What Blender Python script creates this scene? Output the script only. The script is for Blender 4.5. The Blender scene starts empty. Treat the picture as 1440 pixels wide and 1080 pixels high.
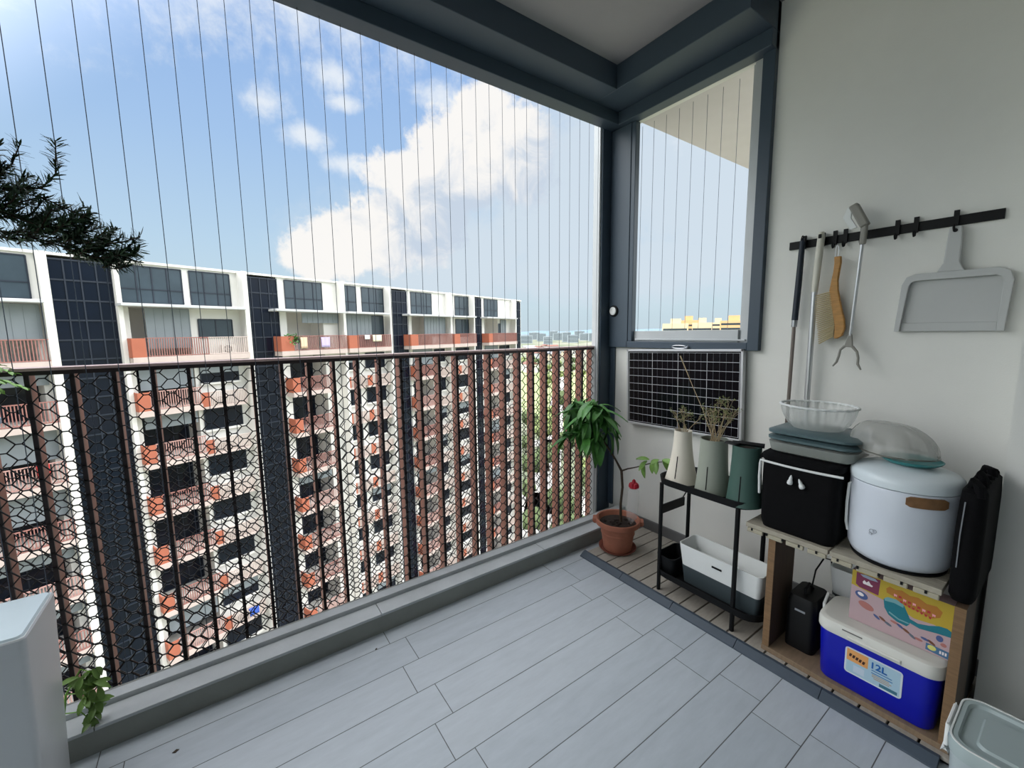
import bpy, bmesh, math, random
from mathutils import Vector, Matrix
random.seed(7)
C = bpy.context.scene.collection
PI = math.pi

# ------------------------------------------------------------------ camera
FPX = 587.0                      # focal length in pixels of a 1440x1080 frame
yaw, pitch, roll = math.radians(35.09), math.radians(7.04), math.radians(-0.68)
EYE = Vector((0, 0, 1.30))
fw = Vector((math.sin(yaw)*math.cos(pitch), math.cos(yaw)*math.cos(pitch), -math.sin(pitch)))
rt0 = Vector((math.cos(yaw), -math.sin(yaw), 0)); up0 = rt0.cross(fw)
rt = rt0*math.cos(roll)+up0*math.sin(roll); up = -rt0*math.sin(roll)+up0*math.cos(roll)
cd = bpy.data.cameras.new('camera'); cam = bpy.data.objects.new('camera', cd); C.objects.link(cam)
cd.sensor_width = 36; cd.lens = FPX/1440*36; cd.clip_start = 0.02; cd.clip_end = 20000
M = Matrix((rt, up, -fw)).transposed().to_4x4(); M.translation = EYE
cam.matrix_world = M
sc = bpy.context.scene; sc.camera = cam
sc.view_settings.view_transform = 'Standard'; sc.view_settings.look = 'None'
sc.view_settings.gamma = 1; sc.view_settings.use_curve_mapping = False
sc.view_settings.exposure = 0.0

def lin(c):
    return tuple(((v/255)/12.92 if v <= 10 else (((v/255)+.055)/1.055)**2.4) for v in c)

# ------------------------------------------------------------------ world: daylight sky with cumulus
w = bpy.data.worlds.new('sky'); sc.world = w; w.use_nodes = True
nt = w.node_tree; N = nt.nodes; L = nt.links; N.clear()
def node(t, **k):
    n = N.new(t)
    for a, b in k.items(): setattr(n, a, b)
    return n
def mth(op, a, b=None, c=None, clamp=False):
    n = node('ShaderNodeMath', operation=op, use_clamp=clamp)
    for i, v in enumerate((a, b, c)):
        if v is None: continue
        if isinstance(v, (int, float)): n.inputs[i].default_value = v
        else: L.new(v, n.inputs[i])
    return n.outputs[0]
def mixc(f, a, b):
    n = node('ShaderNodeMix', data_type='RGBA')
    for s, v in ((n.inputs[0], f), (n.inputs[6], a), (n.inputs[7], b)):
        if isinstance(v, (int, float)): s.default_value = v
        elif isinstance(v, tuple): s.default_value = (*v, 1)
        else: L.new(v, s)
    return n.outputs[2]
def mrange(v, a, b, c=0., d=1., t='SMOOTHSTEP'):
    n = node('ShaderNodeMapRange', interpolation_type=t)
    L.new(v, n.inputs[0])
    for i, q in enumerate((a, b, c, d)): n.inputs[i+1].default_value = q
    return n.outputs[0]
tc = node('ShaderNodeTexCoord'); D = tc.outputs['Generated']
sep = node('ShaderNodeSeparateXYZ'); L.new(D, sep.inputs[0])
ramp = node('ShaderNodeValToRGB'); L.new(sep.outputs[2], ramp.inputs[0])
cr = ramp.color_ramp
stops = [(0.0, (198, 216, 226)), (0.06, (200, 222, 232)), (0.18, (186, 214, 236)), (0.36, (164, 197, 236)), (0.6, (142, 178, 232)), (1.0, (112, 152, 218))]
cr.elements[0].position = 0; cr.elements[0].color = (*lin(stops[0][1]), 1)
cr.elements[1].position = 1; cr.elements[1].color = (*lin(stops[-1][1]), 1)
for p, c in stops[1:-1]:
    e = cr.elements.new(p); e.color = (*lin(c), 1)
def skydir(az, el):
    a, e = math.radians(az), math.radians(el)
    return (math.sin(a)*math.cos(e), math.cos(a)*math.cos(e), math.sin(e))
def blob(az, el, wa, we, warp):
    """falloff 1..0 around a heading/elevation, wa/we = half sizes in degrees"""
    c = skydir(az, el); a = math.radians(az)
    sub = node('ShaderNodeVectorMath', operation='SUBTRACT'); L.new(warp, sub.inputs[0]); sub.inputs[1].default_value = c
    def dot(v):
        n = node('ShaderNodeVectorMath', operation='DOT_PRODUCT'); L.new(sub.outputs[0], n.inputs[0]); n.inputs[1].default_value = v
        return n.outputs['Value']
    u = mth('MULTIPLY', dot((math.cos(a), -math.sin(a), 0)), 1/math.radians(wa))
    v = mth('MULTIPLY', dot((0, 0, 1)), 1/math.radians(we))
    r = mth('SQRT', mth('ADD', mth('MULTIPLY', u, u), mth('MULTIPLY', v, v)))
    return mth('SUBTRACT', 1.0, r)
def noise(scale, detail, rough, vec=D, dist=0.0):
    n = node('ShaderNodeTexNoise'); L.new(vec, n.inputs['Vector'])
    n.inputs['Scale'].default_value = scale; n.inputs['Detail'].default_value = detail
    n.inputs['Roughness'].default_value = rough; n.inputs['Distortion'].default_value = dist
    return n
def maxall(l):
    r = l[0]
    for q in l[1:]: r = mth('MAXIMUM', r, q)
    return r
n1 = noise(8, 8, .62, dist=.25); n2 = noise(26, 6, .6, dist=.3); n3 = noise(70, 4, .6)
turb = mth('ADD', mth('ADD', mth('MULTIPLY', mth('SUBTRACT', n1.outputs[0], .5), 1.7), mth('MULTIPLY', mth('SUBTRACT', n2.outputs[0], .5), 1.3)), mth('MULTIPLY', mth('SUBTRACT', n3.outputs[0], .5), .5))
# the towering cumulus ahead, its hazy base, and small wisps high up
big = maxall([blob(a, e, wa, we, D) for a, e, wa, we in ((10.5, 9.5, 4, 3.6), (14.5, 11, 5.5, 4.6), (19.5, 12.5, 5.5, 5.5), (24, 14.5, 7, 7), (22.5, 19.3, 6.5, 2.9), (29, 20.5, 7.5, 6), (35, 22, 6.5, 6.5), (32, 25.5, 4.5, 3.6))])
mb_ = mrange(mth('ADD', big, mth('MULTIPLY', turb, .55)), -0.02, 0.30)
base = maxall([blob(27, 10, 22, 9, D), blob(43, 17, 19, 15, D), blob(62, 18, 24, 15, D), blob(48, 8, 30, 6, D)])
mbase = mrange(mth('ADD', base, mth('MULTIPLY', turb, .3)), -0.05, 0.6)
wisps = maxall([blob(10.5, 21.9, 3.6, 1.8, D), blob(6.3, 24.5, 3.6, 2.4, D), blob(15.3, 19.7, 4, 1.5, D), blob(14, 28, 3, 2, D), blob(9.9, 33.3, 5, 2, D), blob(26.6, 27.4, 4.5, 2.2, D), blob(15, 25.6, 2.5, 1.2, D), blob(-25, 52, 14, 5, D), blob(75, 45, 30, 12, D), blob(-90, 30, 40, 12, D), blob(180, 40, 50, 14, D)])
mw = mrange(mth('ADD', wisps, mth('MULTIPLY', turb, .75)), 0.10, 1.0)
shade = mrange(mth('ADD', mth('MULTIPLY', noise(13, 7, .62, dist=.6).outputs[0], 1.0), mth('MULTIPLY', maxall([blob(33, 12, 15, 8, D), blob(44, 16, 12, 10, D)]), .5)), 0.40, 0.80)
ccol = mixc(shade, lin((253, 250, 246)), lin((200, 213, 229)))
sky = mixc(mth('MULTIPLY', mbase, .92), ramp.outputs[0], lin((212, 225, 236)))
sky = mixc(mth('MULTIPLY', mw, .85), sky, lin((238, 244, 250)))
sky = mixc(mth('MULTIPLY', mb_, .95), sky, ccol)
# unseen sky glare, high and to the left of the view, added to brighten the balcony
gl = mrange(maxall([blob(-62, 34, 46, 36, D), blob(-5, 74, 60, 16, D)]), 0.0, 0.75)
fill_glare = node('ShaderNodeVectorMath', operation='SCALE'); fill_glare.inputs[0].default_value = (1.0, .985, .95); L.new(mth('MULTIPLY', gl, 5.3), fill_glare.inputs['Scale'])
addv = node('ShaderNodeVectorMath', operation='ADD'); L.new(sky, addv.inputs[0]); L.new(fill_glare.outputs[0], addv.inputs[1]); sky = addv.outputs[0]
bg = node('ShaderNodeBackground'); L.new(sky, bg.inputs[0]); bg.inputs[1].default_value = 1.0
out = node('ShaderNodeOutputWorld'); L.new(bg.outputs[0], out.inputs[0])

# ------------------------------------------------------------------ sun
sd = bpy.data.lights.new('sun', 'SUN'); sun = bpy.data.objects.new('sun', sd); C.objects.link(sun)
sd.energy = 1.7; sd.angle = math.radians(0.6); sd.color = (1.0, .965, .91)
sdir = Vector((-.50, -.62, 1.05)).normalized()
sun.rotation_euler = sdir.to_track_quat('Z', 'Y').to_euler(); sun.location = (0, 0, 30)

# ------------------------------------------------------------------ materials
MATS = {}
def mat(name, col, rough=.6, metal=0., var=0., scale=8., bump=0., bscale=60., trans=0., ior=1.45, spec=.5, alpha=1., stretch=None, coat=0., col2=None, emit=0.):
    if name in MATS: return MATS[name]
    m = bpy.data.materials.new(name); m.use_nodes = True
    t = m.node_tree; b = t.nodes['Principled BSDF']
    c = lin(col)
    b.inputs['Base Color'].default_value = (*c, 1); b.inputs['Roughness'].default_value = rough
    b.inputs['Metallic'].default_value = metal; b.inputs['IOR'].default_value = ior
    b.inputs['Specular IOR Level'].default_value = spec
    b.inputs['Transmission Weight'].default_value = trans; b.inputs['Alpha'].default_value = alpha
    b.inputs['Coat Weight'].default_value = coat
    tcn = t.nodes.new('ShaderNodeTexCoord'); vec = tcn.outputs['Object']
    if stretch:
        mp = t.nodes.new('ShaderNodeMapping'); t.links.new(vec, mp.inputs[0]); mp.inputs['Scale'].default_value = stretch; vec = mp.outputs[0]
    nz = t.nodes.new('ShaderNodeTexNoise'); t.links.new(vec, nz.inputs['Vector'])
    nz.inputs['Scale'].default_value = scale; nz.inputs['Detail'].default_value = 6; nz.inputs['Roughness'].default_value = .6
    mx = t.nodes.new('ShaderNodeMix'); mx.data_type = 'RGBA'
    rmp = t.nodes.new('ShaderNodeMapRange'); rmp.inputs[1].default_value = .3; rmp.inputs[2].default_value = .7
    t.links.new(nz.outputs[0], rmp.inputs[0]); t.links.new(rmp.outputs[0], mx.inputs[0])
    v = max(var, .03)
    c2 = lin(col2) if col2 else tuple(q*(1-v) for q in c)
    mx.inputs[6].default_value = (*[min(1, q*(1+v*.5)) for q in c], 1); mx.inputs[7].default_value = (*c2, 1)
    t.links.new(mx.outputs[2], b.inputs['Base Color'])
    if bump:
        nb = t.nodes.new('ShaderNodeTexNoise'); t.links.new(vec, nb.inputs['Vector'])
        nb.inputs['Scale'].default_value = bscale; nb.inputs['Detail'].default_value = 4
        bp = t.nodes.new('ShaderNodeBump'); bp.inputs['Strength'].default_value = bump; bp.inputs['Distance'].default_value = .004
        t.links.new(nb.outputs[0], bp.inputs['Height']); t.links.new(bp.outputs[0], b.inputs['Normal'])
    MATS[name] = m
    return m

wall_m = mat('painted wall', (228, 228, 222), .75, var=.04, scale=3, bump=.12, bscale=220)
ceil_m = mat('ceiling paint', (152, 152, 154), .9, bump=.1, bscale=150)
frame_m = mat('dark blue grey frame', (60, 74, 87), .45, var=.06, scale=3)
frame2_m = mat('grey aluminium', (186, 190, 192), .45, metal=.1, var=.05)
curb_m = mat('grey curb stone', (140, 143, 138), .6, var=.15, scale=5, bump=.2)
curbtop_m = mat('pale curb coping', (186, 191, 193), .5, var=.12, scale=6, bump=.2)
skirt_m = mat('grey skirting tile', (104, 104, 104), .5, var=.08)
black_m = mat('black metal', (9, 10, 12), .55, spec=.3)
blackpl_m = mat('black plastic', (10, 12, 15), .55, spec=.3)
white_m = mat('white plastic', (225, 228, 226), .35)
steel_m = mat('brushed steel', (170, 172, 175), .3, metal=.9)
terra_m = mat('terracotta', (166, 106, 84), .8, var=.15, scale=12, bump=.3)
soil_m = mat('dark soil', (46, 36, 30), .95, var=.4, scale=40, bump=1., bscale=90)
bark_m = mat('brown bark', (70, 58, 46), .85, var=.3, scale=30)
leaf_m = mat('leaf green', (72, 128, 52), .45, var=.35, scale=14, col2=(40, 84, 36))
leafy_m = mat('young leaf green', (120, 172, 58), .45, var=.3, scale=14)
herb_m = mat('herb needle green', (64, 92, 60), .55, var=.4, scale=20, col2=(24, 42, 30))
dry_m = mat('dry stem', (168, 150, 118), .8, var=.2, scale=30)
wood_m = mat('pine wood', (126, 98, 68), .6, var=.25, scale=6, stretch=(2, 2, 30), bump=.2)
darkwood_m = mat('brown wood panel', (86, 68, 54), .6, var=.25, scale=5, stretch=(14, 2, 2))
board_m = mat('plywood board', (132, 112, 90), .6, var=.2, scale=5, stretch=(3, 20, 3))

def floor_material():
    m = bpy.data.materials.new('grey plank tiles'); m.use_nodes = True
    t = m.node_tree; b = t.nodes['Principled BSDF']; nd = t.nodes; lk = t.links
    tcn = nd.new('ShaderNodeTexCoord'); mp = nd.new('ShaderNodeMapping')
    lk.new(tcn.outputs['Object'], mp.inputs[0]); mp.inputs['Location'].default_value = (-.497+.0, -1.18-.149*40*0, 0)
    br = nd.new('ShaderNodeTexBrick'); lk.new(mp.outputs[0], br.inputs[0])
    br.offset = .925; br.offset_frequency = 2; br.squash = 1
    br.inputs['Scale'].default_value = 1; br.inputs['Brick Width'].default_value = .9; br.inputs['Row Height'].default_value = .149
    br.inputs['Mortar Size'].default_value = .0016; br.inputs['Mortar Smooth'].default_value = .2
    br.inputs['Color1'].default_value = (*lin((182, 190, 196)), 1); br.inputs['Color2'].default_value = (*lin((174, 183, 190)), 1)
    br.inputs['Mortar'].default_value = (*lin((92, 94, 94)), 1); br.inputs['Bias'].default_value = 0
    nz = nd.new('ShaderNodeTexNoise'); m2 = nd.new('ShaderNodeMapping'); m2.inputs['Scale'].default_value = (2, 9, 1)
    lk.new(tcn.outputs['Object'], m2.inputs[0]); lk.new(m2.outputs[0], nz.inputs[0]); nz.inputs['Scale'].default_value = 3; nz.inputs['Detail'].default_value = 8; nz.inputs['Roughness'].default_value = .7
    mr = nd.new('ShaderNodeMapRange'); mr.inputs[1].default_value = .3; mr.inputs[2].default_value = .7; mr.inputs[3].default_value = .90; mr.inputs[4].default_value = 1.04
    lk.new(nz.outputs[0], mr.inputs[0])
    mx = nd.new('ShaderNodeVectorMath'); mx.operation = 'SCALE'; lk.new(br.outputs[0], mx.inputs[0]); lk.new(mr.outputs[0], mx.inputs['Scale'])
    lk.new(mx.outputs[0], b.inputs['Base Color']); b.inputs['Roughness'].default_value = .5
    bp = nd.new('ShaderNodeBump'); bp.inputs['Distance'].default_value = .002; bp.inputs['Strength'].default_value = .5; bp.invert = True
    lk.new(br.outputs['Fac'], bp.inputs['Height']); lk.new(bp.outputs[0], b.inputs['Normal'])
    return m
floor_m = floor_material()

# ------------------------------------------------------------------ mesh helpers
OFF = {}
class MB:
    def __init__(s): s.v = []; s.f = []; s.mi = []; s.cur = 0
    def add(s, vs, fs):
        o = len(s.v); s.v += [tuple(q) for q in vs]
        for f in fs: s.f.append([i+o for i in f]); s.mi.append(s.cur)
        return s
    def box(s, x0, x1, y0, y1, z0, z1):
        return s.add([(x, y, z) for z in (z0, z1) for y in (y0, y1) for x in (x0, x1)],
                     [(0, 2, 3, 1), (4, 5, 7, 6), (0, 1, 5, 4), (2, 6, 7, 3), (0, 4, 6, 2), (1, 3, 7, 5)])
    def bar(s, a, b, w, h, up=(0, 0, 1)):
        a, b = Vector(a), Vector(b); d = (b-a).normalized(); u = Vector(up)
        if abs(d.dot(u)) > .99: u = Vector((1, 0, 0))
        r = d.cross(u).normalized(); u = r.cross(d)
        vs = [p+r*(w/2*i)+u*(h/2*j) for p in (a, b) for j in (-1, 1) for i in (-1, 1)]
        return s.add(vs, [(0, 1, 3, 2), (4, 6, 7, 5), (0, 4, 5, 1), (2, 3, 7, 6), (0, 2, 6, 4), (1, 5, 7, 3)])
    def tube(s, pts, r, seg=8, closed=False):
        pts = [Vector(p) for p in pts]; n = len(pts); rs = r if isinstance(r, (list, tuple)) else [r]*n
        u = None; vs = []
        for i, p in enumerate(pts):
            d = (pts[min(i+1, n-1)]-pts[max(i-1, 0)])
            if closed: d = pts[(i+1) % n]-pts[i-1]
            d.normalize()
            if u is None:
                u = Vector((0, 0, 1)) if abs(d.z) < .9 else Vector((1, 0, 0))
            u = (u-d*u.dot(d)).normalized(); q = d.cross(u)
            for k in range(seg):
                a = 2*PI*k/seg; vs.append(p+(u*math.cos(a)+q*math.sin(a))*rs[i])
        fs = []
        for i in range(n-1 if not closed else n):
            for k in range(seg):
                a, b = i*seg+k, i*seg+(k+1) % seg; c, e = ((i+1) % n)*seg+k, ((i+1) % n)*seg+(k+1) % seg
                fs.append((a, b, e, c))
        if not closed: fs.append(tuple(range(seg))[::-1]); fs.append(tuple((n-1)*seg+k for k in range(seg)))
        return s.add(vs, fs)
    def lathe(s, prof, c, seg=32, sx=1., sy=1., cap=True, mtx=None):
        vs = []
        for r, z in prof:
            for k in range(seg):
                a = 2*PI*k/seg; p = Vector((r*sx*math.cos(a), r*sy*math.sin(a), z))
                if mtx: p = mtx @ p
                vs.append(p+Vector(c))
        fs = [(i*seg+k, i*seg+(k+1) % seg, (i+1)*seg+(k+1) % seg, (i+1)*seg+k) for i in range(len(prof)-1) for k in range(seg)]
        if cap:
            fs.append(tuple(range(seg))[::-1]); fs.append(tuple((len(prof)-1)*seg+k for k in range(seg)))
        return s.add(vs, fs)
    def loft(s, cx, cy, rings, cs=5, cap=(True, True), ang=0.):
        """rings: (z, half x, half y, corner radius), rounded rectangles joined upward"""
        vs = []; n = 4*(cs+1)
        ca, sa = math.cos(ang), math.sin(ang)
        for z, hx, hy, r in rings:
            r = min(r, hx*.999, hy*.999)
            for q, (ax, ay) in enumerate(((1, 1), (-1, 1), (-1, -1), (1, -1))):
                for k in range(cs+1):
                    a = q*PI/2+k/cs*PI/2
                    x, y = ax*(hx-r)+r*math.cos(a), ay*(hy-r)+r*math.sin(a)
                    vs.append((cx+x*ca-y*sa, cy+x*sa+y*ca, z))
        fs = [(i*n+k, i*n+(k+1) % n, (i+1)*n+(k+1) % n, (i+1)*n+k) for i in range(len(rings)-1) for k in range(n)]
        if cap[0]: fs.append(tuple(range(n))[::-1])
        if cap[1]: fs.append(tuple((len(rings)-1)*n+k for k in range(n)))
        return s.add(vs, fs)
    def prism(s, poly, fn, t0, t1):
        """poly of (a,b); fn(a,b,t) -> point; extruded t0..t1"""
        n = len(poly); vs = [fn(a, b, t) for t in (t0, t1) for a, b in poly]
        return s.add(vs, [tuple(range(n))[::-1], tuple(range(n, 2*n))]+[(i, (i+1) % n, n+(i+1) % n, n+i) for i in range(n)])
    def leaf(s, base, d, nrm, ln, wd, curl=.3, n=5, fold=.15):
        base, d = Vector(base), Vector(d).normalized(); nrm = Vector(nrm)
        nrm = (nrm-d*nrm.dot(d)).normalized(); sd_ = d.cross(nrm)
        vs = []
        for i in range(n+1):
            t = i/n; wv = wd/2*math.sin(PI*min(1, t*.93+.04))**.8
            p = base+d*(ln*t*(1-curl*.25*t))-nrm*(ln*curl*t*t)
            vs += [p-sd_*wv+nrm*wd*fold, p, p+sd_*wv+nrm*wd*fold]
        fs = []
        for i in range(n):
            a = i*3; fs += [(a, a+1, a+4, a+3), (a+1, a+2, a+5, a+4)]
        return s.add(vs, fs)
    def build(s, name, m, parent=None, loc=None, smooth=False, local=False, bevel=0., angle=35):
        off = Vector((0, 0, 0))
        if parent is not None and not local: off = OFF.get(parent.name, Vector((0, 0, 0)))
        elif loc is not None: off = Vector(loc)
        me = bpy.data.meshes.new(name)
        me.from_pydata([tuple(Vector(q)-off) for q in s.v], [], s.f)
        ms = m if isinstance(m, (list, tuple)) else [m]
        for q in ms: me.materials.append(q)
        for i, p in enumerate(me.polygons): p.material_index = s.mi[i]
        bm = bmesh.new(); bm.from_mesh(me); bmesh.ops.recalc_face_normals(bm, faces=bm.faces[:]) if not getattr(s, 'open', False) else None
        bm.to_mesh(me); bm.free()
        if smooth:
            me.polygons.foreach_set('use_smooth', [True]*len(me.polygons)); me.set_sharp_from_angle(angle=math.radians(angle))
        o = bpy.data.objects.new(name, me); C.objects.link(o)
        if parent is not None:
            o.parent = parent; OFF[o.name] = OFF.get(parent.name, Vector((0, 0, 0)))
        elif loc is not None:
            o.location = loc; OFF[o.name] = Vector(loc)
        else: OFF[o.name] = Vector((0, 0, 0))
        if bevel:
            b = o.modifiers.new('bevel', 'BEVEL'); b.width = bevel; b.segments = 2; b.limit_method = 'ANGLE'; b.angle_limit = math.radians(40)
        return o
def tag(o, label=None, cat=None, group=None, kind=None):
    if label: o['label'] = label
    if cat: o['category'] = cat
    if group: o['group'] = group
    if kind: o['kind'] = kind
    return o
def thing(name, label, cat, loc=(0, 0, 0), group=None, rz=0.):
    o = bpy.data.objects.new(name, None); C.objects.link(o); o.location = loc; o.rotation_euler = (0, 0, rz)
    OFF[o.name] = Vector(loc); o.empty_display_size = .05
    return tag(o, label, cat, group)
def struct(o): o['kind'] = 'structure'; return o
def box(*a): return MB().box(*a)
def copy_tree(o, parent=None):
    c = o.copy(); C.objects.link(c)
    if parent is not None: c.parent = parent
    for ch in list(o.children): copy_tree(ch, c)
    return c
def text_part(body, size, origin, m, parent, depth=.0008, ax=(0, -1, 0), ay=(0, 0, 1), name='lettering', bold=0.):
    cu = bpy.data.curves.new(name, 'FONT'); cu.body = body; cu.size = size; cu.extrude = depth; cu.offset = bold
    cu.materials.append(m); tmp = bpy.data.objects.new(name, cu); C.objects.link(tmp)
    me = bpy.data.meshes.new_from_object(tmp.evaluated_get(bpy.context.evaluated_depsgraph_get()))
    bpy.data.objects.remove(tmp); o = bpy.data.objects.new(name, me); C.objects.link(o)
    if not me.materials: me.materials.append(m)
    ax, ay = Vector(ax), Vector(ay); az = ax.cross(ay)
    mm = Matrix((ax, ay, az)).transposed().to_4x4(); mm.translation = Vector(origin)-OFF.get(parent.name, Vector((0, 0, 0)))
    o.parent = parent; o.matrix_local = mm
    return o

# ------------------------------------------------------------------ the balcony
WX = 2.2          # inner face of the side wall
CZ = 2.76         # ceiling
struct(box(-3.2, 2.35, -3.6, 1.90, -.12, 0).build('floor', floor_m))
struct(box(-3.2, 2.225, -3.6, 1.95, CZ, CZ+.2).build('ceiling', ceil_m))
struct(box(-3.35, 2.15, -3.75, -3.6, -.12, CZ+.2).build('wall_back', wall_m))
struct(box(-3.35, -3.2, -3.6, -.25, -.12, CZ+.2).build('wall_left', wall_m))
m = MB()
m.box(WX, WX+.15, .05, 1.945, 0, 1.195); m.box(WX, WX+.15, .05, 1.04, 1.195, CZ); m.box(WX, WX+.03, 1.04, 1.90, 2.56, CZ)
m.box(2.0, WX+.15, -3.6, .148, 0, CZ)
struct(m.build('wall_right', wall_m))
struct(box(WX-.012, WX, .15, 1.713, 0, .085).build('baseboard_right', skirt_m, bevel=.002))
m = MB(); m.box(-3.05, 2.2, 1.713, 1.90, 0, .078)
struct(m.build('trim_1', curb_m))
m = MB()
xs = [-3.05, -2.23, -1.32, -.41, .494, 1.41, 2.2]
for a, b in zip(xs, xs[1:]): m.box(a+.0012, b-.0012, 1.709, 1.795, .078, .09)
m.box(-3.05, 2.2, 1.797, 1.845, .078, .108)
for x in (-1.5, .55, 1.58): pass
struct(m.build('trim_2', curbtop_m, bevel=.002))
# beams: blind boxes under the ceiling and the head frame behind them
m = MB(); m.box(-3.05, 1.93, 1.70, 1.95, 2.633, CZ); m.box(-3.05, WX, 1.86, 1.95, 2.562, 2.633)
struct(m.build('trim_3', frame_m, bevel=.003))
m = MB(); m.box(1.93, WX+.0, .985, 1.95, 2.633, CZ); m.box(2.13, WX+.0, .985, 1.86, 2.56, 2.633)
struct(m.build('trim_4', frame_m, bevel=.003))
# corner post
m = MB(); m.box(2.09, 2.33, 1.945, 2.01, -.05, 2.70); m.box(2.17, WX+.01, 1.79, 1.945, 1.195, 2.56)
m.box(2.185, 2.2, 1.905, 1.945, .09, 1.195)
struct(m.build('trim_5', frame_m, bevel=.003))
m = MB(); m.box(2.075, 2.09, 1.955, 2.01, -.05, 2.70)
struct(m.build('trim_6', frame2_m, bevel=.002))
# window opening in the side wall
wn = thing('window_1', None, None, (WX, 1.4, 1.2)); wn['kind'] = 'structure'
m = MB(); m.box(2.17, WX+.01, .985, 1.040, 1.195, 2.76); m.box(2.17, WX+.01, 1.040, 1.80, 1.195, 1.235)
m.box(2.175, 2.215, 1.76, 1.80, 1.235, 2.56)
m.build('window_frame', frame_m, wn, bevel=.003)
m = MB(); m.box(2.20, 2.25, 1.04, 1.085, 1.235, 2.56); m.box(2.215, 2.25, 1.085, 1.10, 1.235, 2.56); m.box(2.20, 2.25, 1.10, 1.76, 1.235, 1.30); m.box(2.19, 2.20, 1.06, 1.745, 1.242, 1.252)
m.build('sash', frame2_m, wn, bevel=.002)
# outside: the soffit of the balcony above and the flank of our own building
struct(box(2.231, 14, 1.04, 1.90, 2.66, 2.86).build('soffit', mat('soffit paint', (206, 200, 202), .85)))
struct(box(-3.3, 2.34, 1.90, 2.05, -.35, -.06).build('slab_edge', curb_m))

# round sensor on the frame
t = thing('door_contact_knob', 'small round white button on the dark corner frame', 'button', (2.17, 1.90, 1.43))
m = MB(); R = Matrix.Rotation(-PI/2, 3, 'Y'); m.lathe([(.036, 0), (.036, .008), (.032, .011)], (2.17, 1.902, 1.432), 24, mtx=R); m.build('backplate', black_m, t, smooth=True)
m = MB(); m.lathe([(.026, .009), (.026, .015), (.018, .018), (.016, .015), (.003, .015)], (2.17, 1.902, 1.432), 24, mtx=R); m.build('button_face', white_m, t, smooth=True)

# ------------------------------------------------------------------ invisible grilles (steel cables)
cable_m = mat('steel cable', (84, 92, 104), .4, metal=.5)
g = thing('cable_grille', 'vertical thin steel safety cables strung from the beam to the curb', 'grille', (.5, 1.935, 0))
for i in range(-19, 32):
    x = -.44+.0799*i+.0
    if x > 2.06: break
    if x < -1.2: continue
    MB().tube([(x, 1.935, -.02), (x, 1.935, 2.565)], .00125, 5).build('cable', cable_m, g, smooth=True)
g2 = thing('cable_grille', 'short thin safety cables across the side window opening', 'grille', (2.28, 1.4, 1.235))
for i in range(9):
    y = 1.786-.0846*i
    if y < 1.09: break
    MB().tube([(2.27, y, 1.196), (2.27, y, 2.559)], .0012, 5).build('cable', cable_m, g2, smooth=True)

# ------------------------------------------------------------------ balustrade
brown_m = mat('rust brown painted steel', (142, 92, 78), .5, var=.12, scale=5)
dark_m = mat('dark shaded steel', (42, 30, 30), .5)
mesh_m = mat('black expanded mesh', (16, 13, 14), .45)
bal = thing('balustrade', 'brown barred balustrade with hexagonal black metal mesh along the balcony edge', 'railing', (.5, 2.0, 0))
m = MB(); m.box(-1.5, 2.085, 1.985, 2.06, 1.194, 1.204); m.build('top_rail', mat('sky lit rail top', (196, 168, 164), .3, metal=.1), bal, bevel=.001)  # sky reflection on the rail is put into its pale colour
m = MB(); m.box(-1.5, 2.085, 1.988, 2.0, 1.180, 1.194); m.build('rail_channel', dark_m, bal)
for k in range(-9, 26):
    x = -.516+.1038*k
    b = MB(); b.box(x, x+.009, 2.003, 2.062, -.03, 1.194)
    bb = b.build('baluster', brown_m, bal, bevel=.0008)
    e = MB(); e.box(x-.0015, x+.0105, 1.997, 2.004, -.03, 1.194); e.build('edge_strip', dark_m, bb)  # shade on the bar's front edge, drawn as a dark strip
def hexmesh(name, y, z0, z1, x0, x1, ox, oz, t=.0036):
    m = MB(); px, pz = .036, .052; a = .0075
    i0, i1 = int((x0-ox)/px), int((x1-ox)/px)+1
    for i in range(i0, i1):
        for j in range(int((z0-oz)/pz)-1, int((z1-oz)/pz)+2):
            cx, cz = ox+i*px, oz+j*pz+(pz/2 if i % 2 else 0)
            if cz < z0 or cz > z1 or cx < x0 or cx > x1: continue
            # every node: a short bond and two slanting strands to the neighbouring column
            L_, R_ = (cx-a, y, cz), (cx+a, y, cz)
            m.bar(L_, R_, t, t*1.1, (0, 1, 0))
            for sg in (1, -1):
                q = (cx+px-a, y, cz+sg*pz/2)
                if z0-.02 < q[2] < z1+.02 and q[0] < x1: m.bar(R_, q, t, t, (0, 1, 0))
    return m.build(name, mesh_m, bal)
hexmesh('mesh_panel', 1.993, -.02, 1.19, -1.45, 2.075, -.548, 1.065)
hexmesh('mesh_panel', 2.075, -.02, .885, -1.45, 2.075, -.560, .860, .003)

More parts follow.
